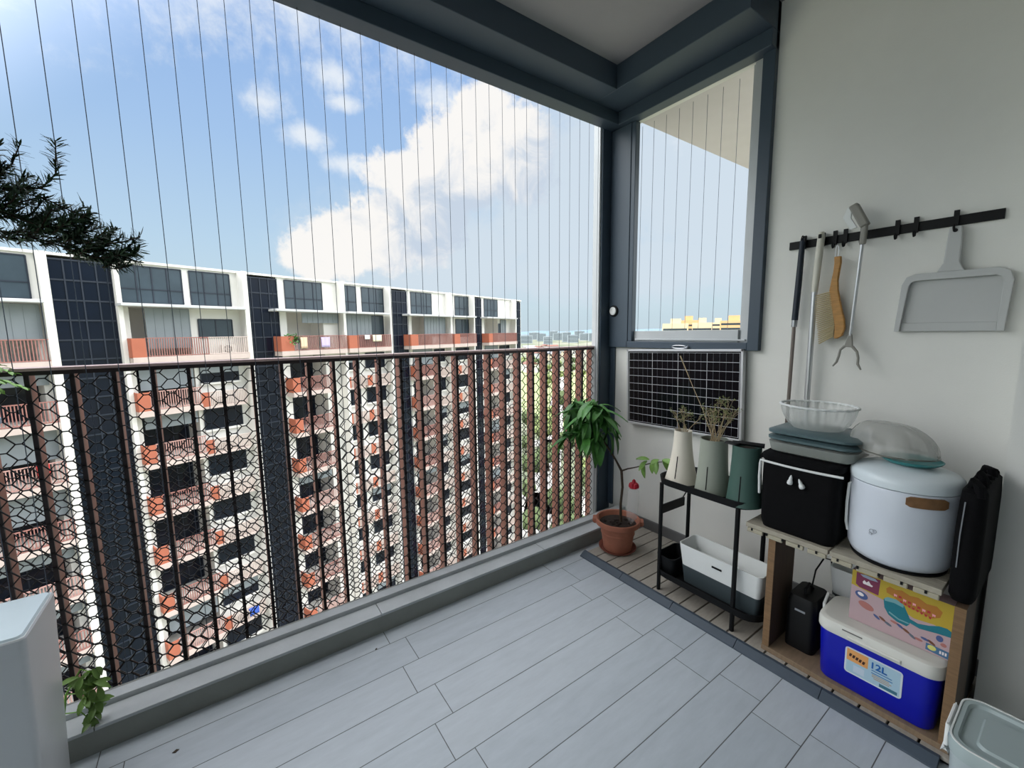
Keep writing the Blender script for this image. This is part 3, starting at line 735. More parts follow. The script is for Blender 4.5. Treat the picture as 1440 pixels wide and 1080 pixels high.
def dryplant(cx, cy, z, seed, n, hgt, label, tall=None):
    rnd = random.Random(seed); t = thing('dried_plant', label, 'plant', (cx, cy, z)); m = MB(); lf = MB(); lf.open = True
    for i in range(n):
        a = rnd.uniform(0, 2*PI); sp = rnd.uniform(.02, .085); h = hgt*rnd.uniform(.6, 1); p0 = Vector((cx+rnd.uniform(-.02, .02), cy+rnd.uniform(-.02, .02), z))
        p1 = p0+Vector((math.cos(a)*sp*.5, math.sin(a)*sp*.5, h*.55)); p2 = p0+Vector((math.cos(a)*sp, math.sin(a)*sp, h))
        m.tube([p0, p1, p2], [.0018, .0014, .0008], 5)
        for j in range(5):
            q = rnd.uniform(.45, 1); b = p1.lerp(p2, (q-.4)/.6); e = b+Vector((rnd.uniform(-.03, .03), rnd.uniform(-.03, .03), rnd.uniform(.0, .03)))
            m.tube([b, e], .0008, 4)
            for _ in range(3): lf.leaf(e+Vector((rnd.uniform(-.01, .01),)*3), (rnd.uniform(-1, 1), rnd.uniform(-1, 1), rnd.uniform(-.5, 1)), (0, 0, 1), .013, .006, .2, 2)
    if tall:
        m.tube([(cx, cy, z)]+tall, [.002]+[.0015]*(len(tall)-1)+[.003], 6)
    m.build('twig', dry_m, t, smooth=True); lf.build('leaf_tip', mat('dried leaf', (132, 140, 92), .8, var=.3), t)
dryplant(1.785, .972, vz+.225, 4, 16, .20, 'dry leafy twigs with one tall bare stem in the sage grey planter', [(1.79, 1.03, .93), (1.80, 1.10, 1.05), (1.80, 1.165, 1.18)])
dryplant(1.80, 1.135, vz+.23, 9, 7, .13, 'sparse thin dry twigs in the cream planter')
t = thing('garden_trowel', 'black tool lying across the rim of the dark green planter', 'tool', (1.76, .80, .826))
m = MB(); m.tube([(1.745, .87, .832), (1.755, .81, .834), (1.775, .757, .832)], [.006, .009, .010], 8); m.build('handle', black_m, t, smooth=True)
m = MB(); m.loft(1.735, .865, [(.826, .02, .03, .015), (.832, .018, .028, .014)]); m.build('blade', black_m, t)
t = thing('black_cup', 'small dark round cup on the stand between grey and green planters', 'cup', (1.86, .885, vz))
m = MB(); m.lathe([(.001, vz), (.026, vz), (.034, vz+.06), (.032, vz+.06), (.025, vz+.004), (.001, vz+.004)], (1.86, .885, 0), 20, cap=False); m.build('cup_body', blackpl_m, t, smooth=True)

# self-watering trough planters (white trough over a dark reservoir)
def trough(cx, cy, z, hx, hy, zr, zt, label):
    t = thing('trough_planter', label, 'planter', (cx, cy, z))
    m = MB(); m.loft(cx, cy, [(z, hx-.018, hy-.02, .018), (zr, hx-.010, hy-.01, .02)]); m.build('reservoir', mat('dark grey reservoir', (58, 68, 72), .5), t, smooth=True)
    m = MB(); m.loft(cx, cy, [(zr, hx-.012, hy-.012, .018), (zt, hx, hy, .022), (zt, hx-.004, hy-.004, .02), (zr+.02, hx-.014, hy-.016, .016)]); m.build('trough', white_m, t, smooth=True)
    m = MB(); m.box(cx-hx+.002, cx-hx+.010, cy-.022, cy+.022, zr+.055, zr+.063); m.build('fill_slot', black_m, t)
    return t
trough(1.79, .90, .110, .070, .188, .195, .300, 'long white trough planter on the lower tier of the black stand')
t = thing('plastic_basin', 'small black plastic basin at the end of the lower tier', 'basin', (1.79, 1.15, .11))
m = MB(); m.loft(1.79, 1.148, [(.108, .075, .045, .02), (.205, .09, .052, .03), (.205, .086, .048, .028), (.12, .07, .04, .02)]); m.build('basin_body', blackpl_m, t, smooth=True)

# ------------------------------------------------------------------ solar panel on the wall
t = thing('solar_panel', 'black solar panel with white grid in a silver frame on the wall', 'solar panel', (2.18, 1.406, .955))
t.rotation_euler = (math.radians(-1.6), 0, 0)
PYc, PZc, hw_, hh_ = 1.406, .955, .366, .238
m = MB()
for (a, b, c, d) in ((-hw_, hw_, hh_-.012, hh_), (-hw_, hw_, -hh_, -hh_+.012), (-hw_, -hw_+.012, -hh_, hh_), (hw_-.012, hw_, -hh_, hh_)): m.box(2.155, 2.185, PYc+a, PYc+b, PZc+c, PZc+d)
m.build('panel_frame', mat('silver aluminium', (206, 208, 210), .35, metal=.4), t, bevel=.001)
m = MB(); m.box(2.160, 2.18, PYc-hw_+.01, PYc+hw_-.01, PZc-hh_+.01, PZc+hh_-.01); cells = m.build('cell_sheet', mat('black solar cell', (9, 10, 16), .18, spec=.5), t)
m = MB()
for i in range(1, 9): z = PZc-hh_+.02+(2*hh_-.04)*i/9; m.box(2.1592, 2.1602, PYc-hw_+.018, PYc+hw_-.018, z-.0012, z+.0012)
for i in range(0, 5): y = PYc-hw_+.018+(2*hw_-.036)*i/4; m.box(2.1592, 2.1602, y-.0012, y+.0012, PZc-hh_+.02, PZc+hh_-.02)
for z in (PZc-hh_+.02, PZc+hh_-.02): m.box(2.1592, 2.1602, PYc-hw_+.018, PYc+hw_-.018, z-.0008, z+.0008)
m.build('grid_line', mat('cell grid white', (190, 192, 196), .5), cells)
m = MB()
for i in range(20):
    if i % 5 == 0: continue
    y = PYc-hw_+.018+(2*hw_-.036)*i/20; m.box(2.1594, 2.1601, y-.0004, y+.0004, PZc-hh_+.02, PZc+hh_-.02)
m.build('busbar', mat('busbar grey', (120, 122, 130), .5), cells)
t = thing('carabiner', 'silver carabiner clipped at the window sill above the solar panel', 'clip', (2.16, 1.41, 1.206))
m = MB(); pts = [(2.162, 1.41+.046*math.cos(a), 1.206+.009*math.sin(a)) for a in [2*PI*i/24 for i in range(24)]]; m.tube(pts, .003, 6, closed=True); m.build('ring', steel_m, t, smooth=True)
m = MB(); m.tube([(2.160, 1.365, 1.199), (2.160, 1.352, 1.212)], .006, 8); m.build('lock_sleeve', steel_m, t, smooth=True)

# ------------------------------------------------------------------ wall rack and tools
t = thing('hook_rack', 'long black wall rail with small hooks', 'rack', (2.19, .56, 1.677))
m = MB(); m.box(2.190, 2.2, .237, .884, 1.660, 1.694); m.build('rail', black_m, t, bevel=.001)
for y in (.822, .752, .708, .672, .615, .508, .455, .350):
    m = MB(); m.box(2.182, 2.19, y-.007, y+.007, 1.655, 1.712); m.tube([(2.186, y, 1.66), (2.178, y, 1.643), (2.168, y, 1.640), (2.160, y, 1.648), (2.158, y, 1.660)], .0035, 6)
    m.build('hook', black_m, t, smooth=True)
navy = mat('navy grip', (26, 36, 48), .5)
t = thing('mop', 'long pole with a dark navy grip hanging at the end of the rack', 'mop', (2.165, .825, 1.3))
m = MB(); m.tube([(2.165, .822, 1.685), (2.165, .826, 1.50), (2.165, .831, 1.34)], [.011, .013, .013], 12); m.tube([(2.165, .822, 1.68), (2.165, .822, 1.70)], [.010, .007], 10); m.build('grip', navy, t, smooth=True)
m = MB(); m.tube([(2.165, .831, 1.34), (2.165, .832, 1.31)], .0115, 12); m.build('collar', steel_m, t, smooth=True)
m = MB(); m.tube([(2.165, .832, 1.31), (2.165, .835, .75)], .0075, 10); m.build('pole', mat('bronze pole', (128, 118, 112), .35, metal=.6), t, smooth=True)
m = MB(); m.tube([(2.165, .835, .80), (2.165, .835, .72)], .014, 10); m.build('ferrule', black_m, t, smooth=True)
m = MB(); m.tube([(2.165+.010*math.cos(a), .822, 1.698+.012*math.sin(a)) for a in [2*PI*i/12 for i in range(12)]], .0025, 5, closed=True); m.build('hanging_loop', black_m, t, smooth=True)
ivory = mat('ivory plastic', (206, 204, 190), .45)
t = thing('broom', 'long silver pole with an ivory grip hanging second on the rack', 'broom', (2.16, .75, 1.3))
m = MB(); m.tube([(2.16, .750, 1.712), (2.16, .750, 1.69), (2.16, .755, 1.58), (2.16, .760, 1.46)], [.010, .014, .014, .0125], 12); m.build('grip', ivory, t, smooth=True)
m = MB(); m.box(2.143, 2.148, .744, .756, 1.684, 1.702); m.build('grip_hole', black_m, t, bevel=.003)
m = MB(); m.tube([(2.16, .760, 1.46), (2.16, .757, .74)], .0115, 12); m.build('pole', mat('bright aluminium', (200, 202, 204), .3, metal=.7), t, smooth=True)
# wooden hand brush
t = thing('hand_brush', 'curved wooden hand brush with pale bristles hanging from the rack', 'brush', (2.16, .68, 1.42))
bw = mat('amber wood', (176, 128, 62), .45, var=.25, scale=10, stretch=(3, 3, 14))
path = [(.684, 1.60, .012), (.682, 1.575, .012), (.684, 1.54, .011), (.688, 1.50, .012), (.688, 1.46, .016), (.682, 1.42, .018), (.672, 1.38, .018), (.662, 1.34, .019), (.656, 1.30, .018), (.660, 1.27, .014), (.668, 1.258, .006)]
m = MB(); vs = []; n = len(path)
for y, z, hwd in path:
    for x in (2.168, 2.152):
        vs += [(x, y-hwd, z), (x, y+hwd, z)]
fs = [(0, 1, 3, 2), tuple(4*(n-1)+q for q in (0, 2, 3, 1))]
for i in range(n-1):
    a, b = 4*i, 4*i+4; fs += [(a, a+1, b+1, b), (a+2, b+2, b+3, a+3), (a, b, b+2, a+2), (a+1, a+3, b+3, b+1)]
m.add(vs, fs); m.build('handle', bw, t, bevel=.003, smooth=True)
m = MB(); rnd = random.Random(8)
for i in range(26):
    q = i/25; z = 1.455-.185*q; y = .700-.034*q if q < .8 else .676
    for x in (2.152, 2.156, 2.160, 2.164, 2.168):
        m.tube([(x, y, z), (x, y+.052+.01*math.sin(q*PI), z-.012-.022*q)], [.0022, .0016], 5)
m.build('bristles', mat('pale bristle', (206, 190, 150), .8), t)
m = MB(); m.tube([(2.165, .690+.006*math.cos(a), 1.62+.028*math.sin(a)) for a in [2*PI*i/14 for i in range(14)]], .0012, 5, closed=True); m.build('wire_loop', steel_m, t, smooth=True)
# grabber
gm = mat('warm grey plastic', (140, 138, 130), .5)
t = thing('pickup_grabber', 'long handled grabber hanging upside down with grey grip and claw', 'grabber', (2.14, .60, 1.5))
m = MB(); m.bar((2.13, .636, 1.79), (2.13, .592, 1.70), .030, .034, (1, 0, 0)); m.bar((2.13, .594, 1.715), (2.13, .597, 1.63), .02, .022, (1, 0, 0)); m.build('grip', gm, t, bevel=.006)
m = MB(); m.prism([(.655, 1.785), (.668, 1.745), (.640, 1.695), (.618, 1.70), (.640, 1.74), (.640, 1.78)], lambda a, b, q: (q, a, b), 2.126, 2.134); m.build('trigger', white_m, t, bevel=.002)
m = MB(); m.tube([(2.13, .597, 1.64), (2.135, .612, 1.27)], .006, 10); m.build('rod', mat('bright aluminium', (200, 202, 204)), t, smooth=True)
m = MB(); m.prism([(.607, 1.28), (.617, 1.28), (.630, 1.225), (.600, 1.222)], lambda a, b, q: (q, a, b), 2.130, 2.142); m.build('jaw_hub', gm, t, bevel=.002)
for pts in ([(2.136, .628, 1.228), (2.136, .642, 1.212), (2.136, .646, 1.185), (2.136, .652, 1.16), (2.136, .664, 1.142)], [(2.136, .602, 1.226), (2.136, .586, 1.205), (2.136, .580, 1.18), (2.136, .580, 1.155), (2.136, .568, 1.132)]):
    m = MB(); m.tube(pts, [.006, .005, .005, .005, .003], 8); m.build('claw', gm, t, smooth=True)
# dustpan
pg = mat('grey dustpan plastic', (186, 188, 186), .45)
t = thing('dustpan', 'grey plastic dustpan hanging flat from the last hook on the wall', 'dustpan', (2.17, .345, 1.45))
m = MB(); fnp = lambda a, b, q: (q, a, b)
m.prism([(.486, 1.285), (.204, 1.285), (.204, 1.30), (.196, 1.455), (.206, 1.487), (.232, 1.500), (.440, 1.500), (.464, 1.490), (.476, 1.462), (.486, 1.30)], fnp, 2.186, 2.192)
m.build('pan_back', pg, t, bevel=.002)
m = MB()
rim = [(.486, 1.286), (.476, 1.462), (.464, 1.490), (.440, 1.500), (.232, 1.500), (.206, 1.487), (.196, 1.455), (.204, 1.286)]
inn = [(.470, 1.286), (.455, 1.455), (.448, 1.470), (.436, 1.474), (.236, 1.474), (.224, 1.468), (.218, 1.45), (.222, 1.286)]
vs = [(2.168, a, b) for a, b in rim]+[(2.186, a, b) for a, b in rim]+[(2.168, a, b) for a, b in inn]+[(2.186, a, b) for a, b in inn]
n = 8; fs = []
for i in range(n-1): fs += [(i, i+1, n+i+1, n+i), (i, 2*n+i, 2*n+i+1, i+1), (2*n+i, 3*n+i, 3*n+i+1, 2*n+i+1)]
m.add(vs, fs); m.build('pan_rim', pg, t, bevel=.002)
m = MB(); m.box(2.180, 2.187, .222, .470, 1.286, 1.318); m.build('pan_lip', pg, t, bevel=.002)
m = MB(); m.prism([(.330, 1.655), (.362, 1.655), (.366, 1.60), (.368, 1.53), (.384, 1.498), (.312, 1.498), (.326, 1.53), (.326, 1.60)], fnp, 2.166, 2.182); m.build('handle', pg, t, bevel=.004)
m = MB(); m.lathe([(.001, 0), (.0065, 0), (.0065, .0015), (.001, .0015)], (2.1655, .346, 1.640), 16, mtx=Matrix.Rotation(-PI/2, 3, 'Y')); m.build('hanging_hole', black_m, t)

# ------------------------------------------------------------------ wooden shelf with its load
t = thing('wooden_shelf', 'low plywood shelf topped with grey slatted deck tiles', 'shelf', (1.85, .46, DZ))
m = MB(); m.box(1.695, 2.09, .16, .690, .0255, .045); m.build('bottom_board', board_m, t, bevel=.001)
for y in (.664, .160):
    m = MB(); m.box(1.703, 1.886, y, y+.024, .045, .4925); sp = m.build('side_panel', darkwood_m, t)
    m = MB(); m.box(1.698, 1.703, y, y+.024, .045, .4925); m.build('front_edge', wood_m, sp)
tile_m = mat('weathered slat', (164, 158, 142), .65, var=.2, scale=10, stretch=(12, 2, 3), bump=.3)
for ty in (.495, .212):
    m = MB()
    for j in range(5): m.box(1.690+j*.064, 1.690+j*.064+.061, ty, ty+.278, .512, .530)
    tt = m.build('deck_tile', tile_m, t, bevel=.0015)
    m = MB()
    for j in range(4): m.box(1.689, 1.70, ty+.004+j*.070, ty+.004+j*.070+.058, .494, .511)
    for j in range(4): m.box(1.74+j*.07, 1.79+j*.07, ty+.005, ty+.273, .4935, .511)
    m.build('tile_foot', mat('tile base ivory', (168, 162, 142), .7), tt, bevel=.003)
    m = MB(); 
    for j in range(5): m.box(1.687, 1.69, ty+.03+j*.055, ty+.036+j*.055, .503, .513)
    m.build('clip_slot', black_m, tt)

# black insulated bag
t = thing('cooler_bag', 'black insulated bag with white piping on the shelf', 'bag', (1.83, .597, .53))
fab = mat('black fabric', (5, 5, 7), .85, spec=.2, bump=.3, bscale=250)
m = MB(); m.loft(1.825, .610, [(.531, .115, .118, .03), (.56, .122, .124, .03), (.70, .125, .126, .03), (.79, .123, .126, .03), (.800, .118, .122, .03)], 6); m.build('bag_body', fab, t, smooth=True)
m = MB(); m.loft(1.825, .610, [(.801, .126, .128, .035), (.812, .130, .130, .035), (.822, .128, .129, .035), (.826, .115, .116, .03)], 6); m.build('bag_lid', fab, t, smooth=True)
m = MB(); pts = [(1.697, .735-.264*i/12, .797-.004*math.sin(PI*i/12)) for i in range(13)]; m.tube([(1.706, .737, .66), (1.698, .737, .73), (1.697, .736, .785)]+pts, .0045, 6); m.build('piping', white_m, t, smooth=True)
for y, z, an in ((.626, .748, .1), (.592, .742, -.4)):
    m = MB(); m.lathe([(.002, .018), (.004, .012), (.006, .006), (.0055, .002), (.009, -.006), (.0095, -.014), (.006, -.018), (.001, -.019)], (1.690, y, z), 12, mtx=Matrix.Rotation(an, 3, 'X')); m.build('zip_pull', white_m, t, smooth=True)
m = MB(); m.tube([(1.72, .742, .806), (1.76, .748, .812), (1.84, .750, .814), (1.90, .744, .808)], .007, 8); m.build('strap', fab, t, smooth=True)
# trays and covers on the bag
gt_m = mat('smoky clear tray', (150, 156, 150), .3, alpha=.75)
teal_m = mat('teal blue tray', (82, 104, 108), .35, alpha=.85)
t = thing('lidded_tray', 'smoky grey translucent tray on top of the black bag', 'tray', (1.85, .60, .83))
m = MB(); m.loft(1.85, .598, [(.828, .10, .120, .03), (.835, .112, .132, .035), (.868, .118, .140, .04), (.870, .10, .12, .03)], 6); m.build('tray_body', gt_m, t, smooth=True)
for k, (z, lb) in enumerate(((.8715, 'lower blue grey flat lid in the stack on the black bag'), (.896, 'upper blue grey flat lid in the stack on the black bag'))):
    t = thing('flat_lid', lb, 'lid', (1.86, .60, z))
    m = MB(); m.loft(1.86, .60, [(z, .105, .130, .04), (z+.006, .122, .147, .05), (z+.014, .122, .147, .05), (z+.022, .108, .13, .045)], 6); m.build('lid_body', teal_m, t, smooth=True)
def fluted(cx, cy, z0, z1, r0, r1, sy, n, amp, steps=10, seg=120):
    m = MB(); m.open = True; vs = []
    for i in range(steps+1):
        q = i/steps
        for k in range(seg):
            a = 2*PI*k/seg; r = (r0+(r1-r0)*math.sin(q*PI/2)**.8)*(1+amp*q*math.cos(n*a))
            vs.append((cx+r*math.cos(a), cy+r*sy*math.sin(a), z0+(z1-z0)*q))
    fs = [(i*seg+k, i*seg+(k+1) % seg, (i+1)*seg+(k+1) % seg, (i+1)*seg+k) for i in range(steps) for k in range(seg)]
    fs.append(tuple(range(seg))); m.add(vs, fs); return m
t = thing('fluted_bowl', 'clear fluted plastic bowl with a white scalloped rim on the lid stack', 'bowl', (1.88, .615, .92))
fluted(1.88, .620, .919, 1.005, .075, .105, 1.14, 26, .035).build('bowl_body', mat('clear fluted plastic', (214, 218, 214), .15, alpha=.42), t, smooth=True, angle=80)
m = MB(); seg = 104
m.tube([(1.88+.108*(1+.02*math.cos(26*a))*math.cos(a), .620+.108*1.14*(1+.02*math.cos(26*a))*math.sin(a), 1.006) for a in [2*PI*k/seg for k in range(seg)]], .0042, 6, closed=True); m.build('rim', white_m, t, smooth=True)

# white bucket appliance
UX, UY = 1.822, .344
t = thing('portable_washer', 'round white plastic tub with a lid and wooden grip on the shelf', 'tub', (UX, UY, .53))
tubw = mat('bluish white plastic', (206, 213, 222), .3)
m = MB(); m.lathe([(.001, .534), (.105, .534), (.122, .545), (.131, .565), (.134, .60), (.136, .70), (.138, .792), (.136, .796)], (UX, UY, 0), 64, cap=False); m.build('tub_body', tubw, t, smooth=True)
m = MB(); m.lathe([(.136, .797), (.1395, .800), (.1405, .815), (.138, .828), (.128, .838), (.10, .848), (.05, .855), (.001, .857)], (UX, UY, 0), 64, cap=False); m.build('lid', mat('milky white lid', (214, 224, 228), .28), t, smooth=True)
m = MB(); m.lathe([(.12, .5305), (.122, .536), (.12, .5365), (.1, .5365), (.1, .5305)], (UX, UY, 0), 48, cap=False); m.build('base_ring', black_m, t, smooth=True)
# wooden grip set in the front right of the wall
a0, a1 = math.radians(196), math.radians(226)
m = MB(); vs = []; K = 10
for i in range(K+1):
    a = math.radians(194+42*i/K)
    e = min(1, .45+1.6*math.sin(PI*i/K))
    for r, z in ((.134, .791-.012*(1-e)), (.143, .789-.012*(1-e)), (.143, .757+.012*(1-e)), (.134, .755+.012*(1-e))): vs.append((UX+r*math.cos(a), UY+r*math.sin(a), z))
fs = [(i*4+j, i*4+(j+1) % 4, i*4+4+(j+1) % 4, i*4+4+j) for i in range(K) for j in range(4)]+[(0, 1, 2, 3), tuple(4*K+j for j in (3, 2, 1, 0))]
m.add(vs, fs); m.build('wooden_grip', mat('walnut grip', (126, 92, 60), .45, var=.3, scale=30), t, smooth=True)
for sa in (118, 262):
    a = math.radians(sa); d = Vector((math.cos(a), math.sin(a), 0)); c = Vector((UX, UY, 0))
    m = MB(); m.tube([c+d*.134+Vector((0, 0, .775)), c+d*.142+Vector((0, 0, .768)), c+d*.144+Vector((0, 0, .70)), c+d*.142+Vector((0, 0, .63)), c+d*.136+Vector((0, 0, .60))], [.004, .0045, .0045, .0045, .004], 8); m.build('side_handle', white_m, t, smooth=True)
em = mat('grey emboss', (162, 168, 176), .5)
def on_tub(a, z, w_, h_, r=.1372): 
    d = Vector((math.cos(a), math.sin(a), 0)); s_ = Vector((-math.sin(a), math.cos(a), 0)); c = Vector((UX, UY, z))+d*r
    return c, s_, d
m = MB()
for da, dz, rr in ((0, 0, .007), (.06, .003, .005), (-.02, -.008, .004)):
    c, s_, d = on_tub(math.radians(163)+da, .645+dz, 0, 0); m.tube([c+s_*(rr*math.cos(q))+Vector((0, 0, rr*math.sin(q))) for q in [2*PI*i/14 for i in range(14)]], .0008, 4, closed=True)
m.build('embossed_mark', em, t)
t = thing('teal_dish', 'flat teal dish lying on the lid of the white tub', 'dish', (1.84, .335, .86))
m = MB(); m.lathe([(.001, .858), (.060, .858), (.074, .866), (.078, .872), (.074, .873), (.056, .864), (.001, .863)], (1.838, .335, 0), 40, cap=False); m.build('dish_body', mat('deep teal plastic', (52, 128, 128), .35), t, smooth=True)
t = thing('plastic_cover', 'crumpled clear plastic dome cover lying on the white tub', 'cover', (1.87, .40, .874))
m = MB(); m.open = True; vs = []; seg, st = 64, 14
for i in range(st+1):
    q = i/st; e = math.cos(q*PI/2)
    for k in range(seg):
        a = 2*PI*k/seg; wv = 1+.03*math.sin(9*a+q*4)+.015*math.sin(23*a)
        vs.append((1.865+.088*e**.6*wv*math.cos(a), .395+.120*e**.6*wv*math.sin(a), .875+.085*math.sin(q*PI/2)+.035*(.5+.5*math.sin(a)*e)*math.sin(q*PI/2)))
fs = [(i*seg+k, i*seg+(k+1) % seg, (i+1)*seg+(k+1) % seg, (i+1)*seg+k) for i in range(st) for k in range(seg)]
m.add(vs, fs); m.build('cover_film', mat('clear crumpled film', (190, 190, 184), .12, alpha=.5, bump=.6, bscale=30), t, smooth=True, angle=90)
m = MB(); m.tube([(1.865+.089*math.cos(a), .395+.122*math.sin(a), .878+.018*max(0, math.sin(a))) for a in [2*PI*i/48 for i in range(48)]], .0025, 6, closed=True); m.build('cover_edge', mat('film edge', (120, 118, 110), .3, alpha=.8), t, smooth=True)

# black bag standing on the end panel
t = thing('folded_bag', 'crumpled black fabric bag at the end of the shelf by the wall', 'bag', (1.89, .168, .4935))
m = MB(); rnd = random.Random(21); rings = []
m.loft(1.885, .1785, [(.494, .155, .022, .02), (.51, .163, .028, .025), (.62, .166, .030, .03), (.72, .164, .030, .03), (.78, .158, .029, .03), (.825, .150, .027, .025), (.836, .13, .020, .02)], 8)
o = m.build('bag_body', fab, t, smooth=True)
for q in range(6):
    x = 1.75+q*.052; m = MB(); m.tube([(x-.01, .165, .815), (x, .170, .842+.012*math.sin(q*2)), (x+.012, .182, .846+.01*math.cos(q*3)), (x+.02, .193, .82)], [.010, .013, .013, .010], 8); m.build('fold', fab, t, smooth=True)
m = MB(); m.tube([(1.724, .192, .80), (1.718, .194, .70), (1.722, .194, .60)], .0018, 5); m.build('piping', mat('grey piping', (120, 124, 128), .4), t, smooth=True)
t = thing('folded_stool', 'thin black folded board standing behind the shelf end', 'board', (2.03, .176, DZ))
m = MB(); m.box(1.905, 2.13, .162, .190, .046, .485); m.build('board_body', blackpl_m, t, bevel=.004)
m = MB(); m.box(1.96, 2.06, .166, .192, .485, .491); m.build('carry_edge', black_m, t, bevel=.001)

# under the shelf: cooler, box, black device, trough
t = thing('ice_cooler', 'blue cooler box with a white lid on the bottom board', 'cooler', (1.80, .352, .045))
blue_m = mat('royal blue plastic', (10, 22, 168), .35)
CX, CY = 1.803, .352
m = MB(); m.loft(CX, CY, [(.046, .088, .148, .035), (.052, .092, .152, .038), (.232, .100, .160, .04)], 8); m.build('cooler_body', blue_m, t, smooth=True)
lidw = mat('cooler lid white', (214, 214, 206), .4)
m = MB(); m.loft(CX, CY, [(.232, .1045, .1645, .045), (.236, .106, .166, .046), (.262, .106, .166, .046), (.274, .103, .163, .044), (.279, .094, .154, .04), (.2785, .088, .148, .036)], 8); m.build('lid', lidw, t, smooth=True)
m = MB(); m.loft(1.697, CY, [(.238, .004, .07, .003), (.246, .007, .07, .004), (.25, .004, .07, .003)]); m.build('lid_lip', lidw, t, smooth=True)
m = MB(); m.box(1.694, 1.699, CY+.03, CY+.085, .262, .2645); m.build('lid_slot', mat('slot shadow grey', (112, 112, 108), .6), t)
m = MB(); m.tube([(CX, CY+.168, .20), (CX+.01, CY+.176, .262), (CX+.05, CY+.178, .285), (CX+.09, CY+.172, .262)], .005, 8); m.build('carry_handle', white_m, t, smooth=True)
# label on the front, tilted with the wall of the cooler
def fx(z): return CX-.092-(z-.052)/.18*.008-.0012
m = MB(); Y0, Y1, Z0, Z1 = .425, .275, .112, .208; r = .010; poly = []
for (cy_, cz_, q0) in ((Y0-r, Z1-r, 0), (Y1+r, Z1-r, 1), (Y1+r, Z0+r, 2), (Y0-r, Z0+r, 3)):
    for k in range(5):
        a = PI-(q0*PI/2+k*PI/8); poly.append((cy_-r*math.cos(a)*1.0, cz_+r*math.sin(a)))
m.prism(poly, lambda a, b, q: (fx(b)-q, a, b), 0, .0008); lab = m.build('label', mat('label white', (206, 214, 220), .4), t)
def patch(name, y0, y1, z0, z1, mt, lift=.0012, par=lab):
    mm = MB(); mm.prism([(y0, z0), (y1, z0), (y1, z1), (y0, z1)], lambda a, b, q: (fx(b)-q, a, b), .0006, lift); return mm.build(name, mt, par)
patch('label_ground', .420, .280, .117, .203, mat('label sky blue', (166, 196, 212), .4), .0010)
patch('label_corner', .420, .362, .160, .203, mat('label orange', (222, 160, 96), .4), .0013)
m = MB()
for i in range(5): m.prism([(.412-i*.009, .188-i*.002), (.405-i*.009, .188-i*.002), (.408-i*.009, .176-i*.002), (.414-i*.009, .177-i*.002)], lambda a, b, q: (fx(b)-q, a, b), .001, .0016)
m.build('label_emblem', mat('label dark print', (60, 30, 24), .5), lab)
for i, (z, a, b) in enumerate(((.163, .352, .300), (.154, .352, .298), (.148, .350, .306), (.142, .350, .300), (.136, .345, .305))):
    patch('label_text_line', a, b, z, z+.003, mat('label print blue', (70, 120, 170), .5) if i < 2 else mat('label print tan', (176, 156, 128), .5), .0015)
patch('label_picture', .330, .285, .119, .130, mat('label teal print', (60, 110, 130), .5), .0014)
patch('label_picture', .400, .370, .125, .150, mat('label pale print', (190, 206, 220), .5), .0014)
tx = text_part('12L', .030, (fx(.172)-.0022, .358, .173), mat('label print deep blue', (24, 96, 170), .5), lab, bold=.0006)

t = thing('toy_box', 'yellow and pink cardboard game box standing on the cooler lid', 'box', (1.79, .316, .281))
GX = 1.762; gy0, gy1, gz0, gz1 = .440, .188, .280, .462
m = MB(); m.box(GX, GX+.06, gy1, gy0, gz0, gz1); bx_ = m.build('carton', mat('box pink print', (185, 160, 164), .5), t, bevel=.0008)
def gp(name, poly, mt, lift=.0008):
    mm = MB(); mm.prism(poly, lambda a, b, q: (GX-q, gy0-a, gz0+b), .0002, lift); return mm.build(name, mt, bx_)
W_, H_ = gy0-gy1, gz1-gz0
yel = mat('box yellow print', (185, 160, 50), .5)
gp('yellow_panel', [(0, H_), (0, .128), (.06, .118), (.12, .108), (.165, .092), (.21, .098), (W_, .09), (W_, H_)], yel, .0006)
gp('purple_label', [(.012, H_-.004), (.012, .135), (.022, .127), (.074, .122), (.076, H_-.004)], mat('box magenta print', (122, 50, 80), .5), .001)
gp('grey_arc', [(.022, .174), (.036, .178), (.062, .176), (.070, .168), (.050, .166), (.030, .168)], mat('box grey print', (150, 160, 180), .5), .0013)
gp('white_text_mark', [(.030, .150), (.034, .158), (.040, .152), (.046, .160), (.052, .150), (.058, .148), (.056, .143), (.032, .144)], mat('box white print', (232, 226, 226), .5), .0014)
org = mat('box orange print', (175, 116, 42), .5)
gp('logo_shape', [(.092, .158), (.100, .168), (.115, .164), (.13, .170), (.15, .162), (.17, .166), (.19, .156), (.212, .160), (.226, .148), (.222, .128), (.205, .116), (.18, .120), (.155, .120), (.13, .128), (.110, .140), (.094, .144)], org, .0010)
red = mat('box red print', (176, 44, 54), .5)
for i in range(9):
    x = .112+i*.0115; z = .150-.0022*i+.002*math.sin(i*2.)
    gp('logo_glyph', [(x, z), (x+.008, z-.001), (x+.0075, z-.009), (x+.004, z-.006), (x+.001, z-.010)], red if i % 2 else mat('box rose print', (236, 160, 170), .5), .0014)
for i in range(8):
    x = .128+i*.0098; z = .134-.0022*i
    gp('logo_glyph', [(x, z), (x+.007, z), (x+.006, z-.007), (x+.002, z-.0065)], red, .0014)
tl, tl2 = mat('box teal print', (27, 116, 131), .5), mat('box pale teal print', (114, 164, 170), .5)
gp('picture_machine', [(.088, .118), (.092, .090), (.104, .070), (.126, .058), (.150, .056), (.156, .066), (.156, .084), (.150, .098), (.140, .120), (.120, .128), (.098, .126)], tl, .0011)
gp('picture_machine_top', [(.090, .122), (.098, .130), (.120, .132), (.138, .124), (.138, .114), (.115, .118), (.092, .114)], tl2, .0014)
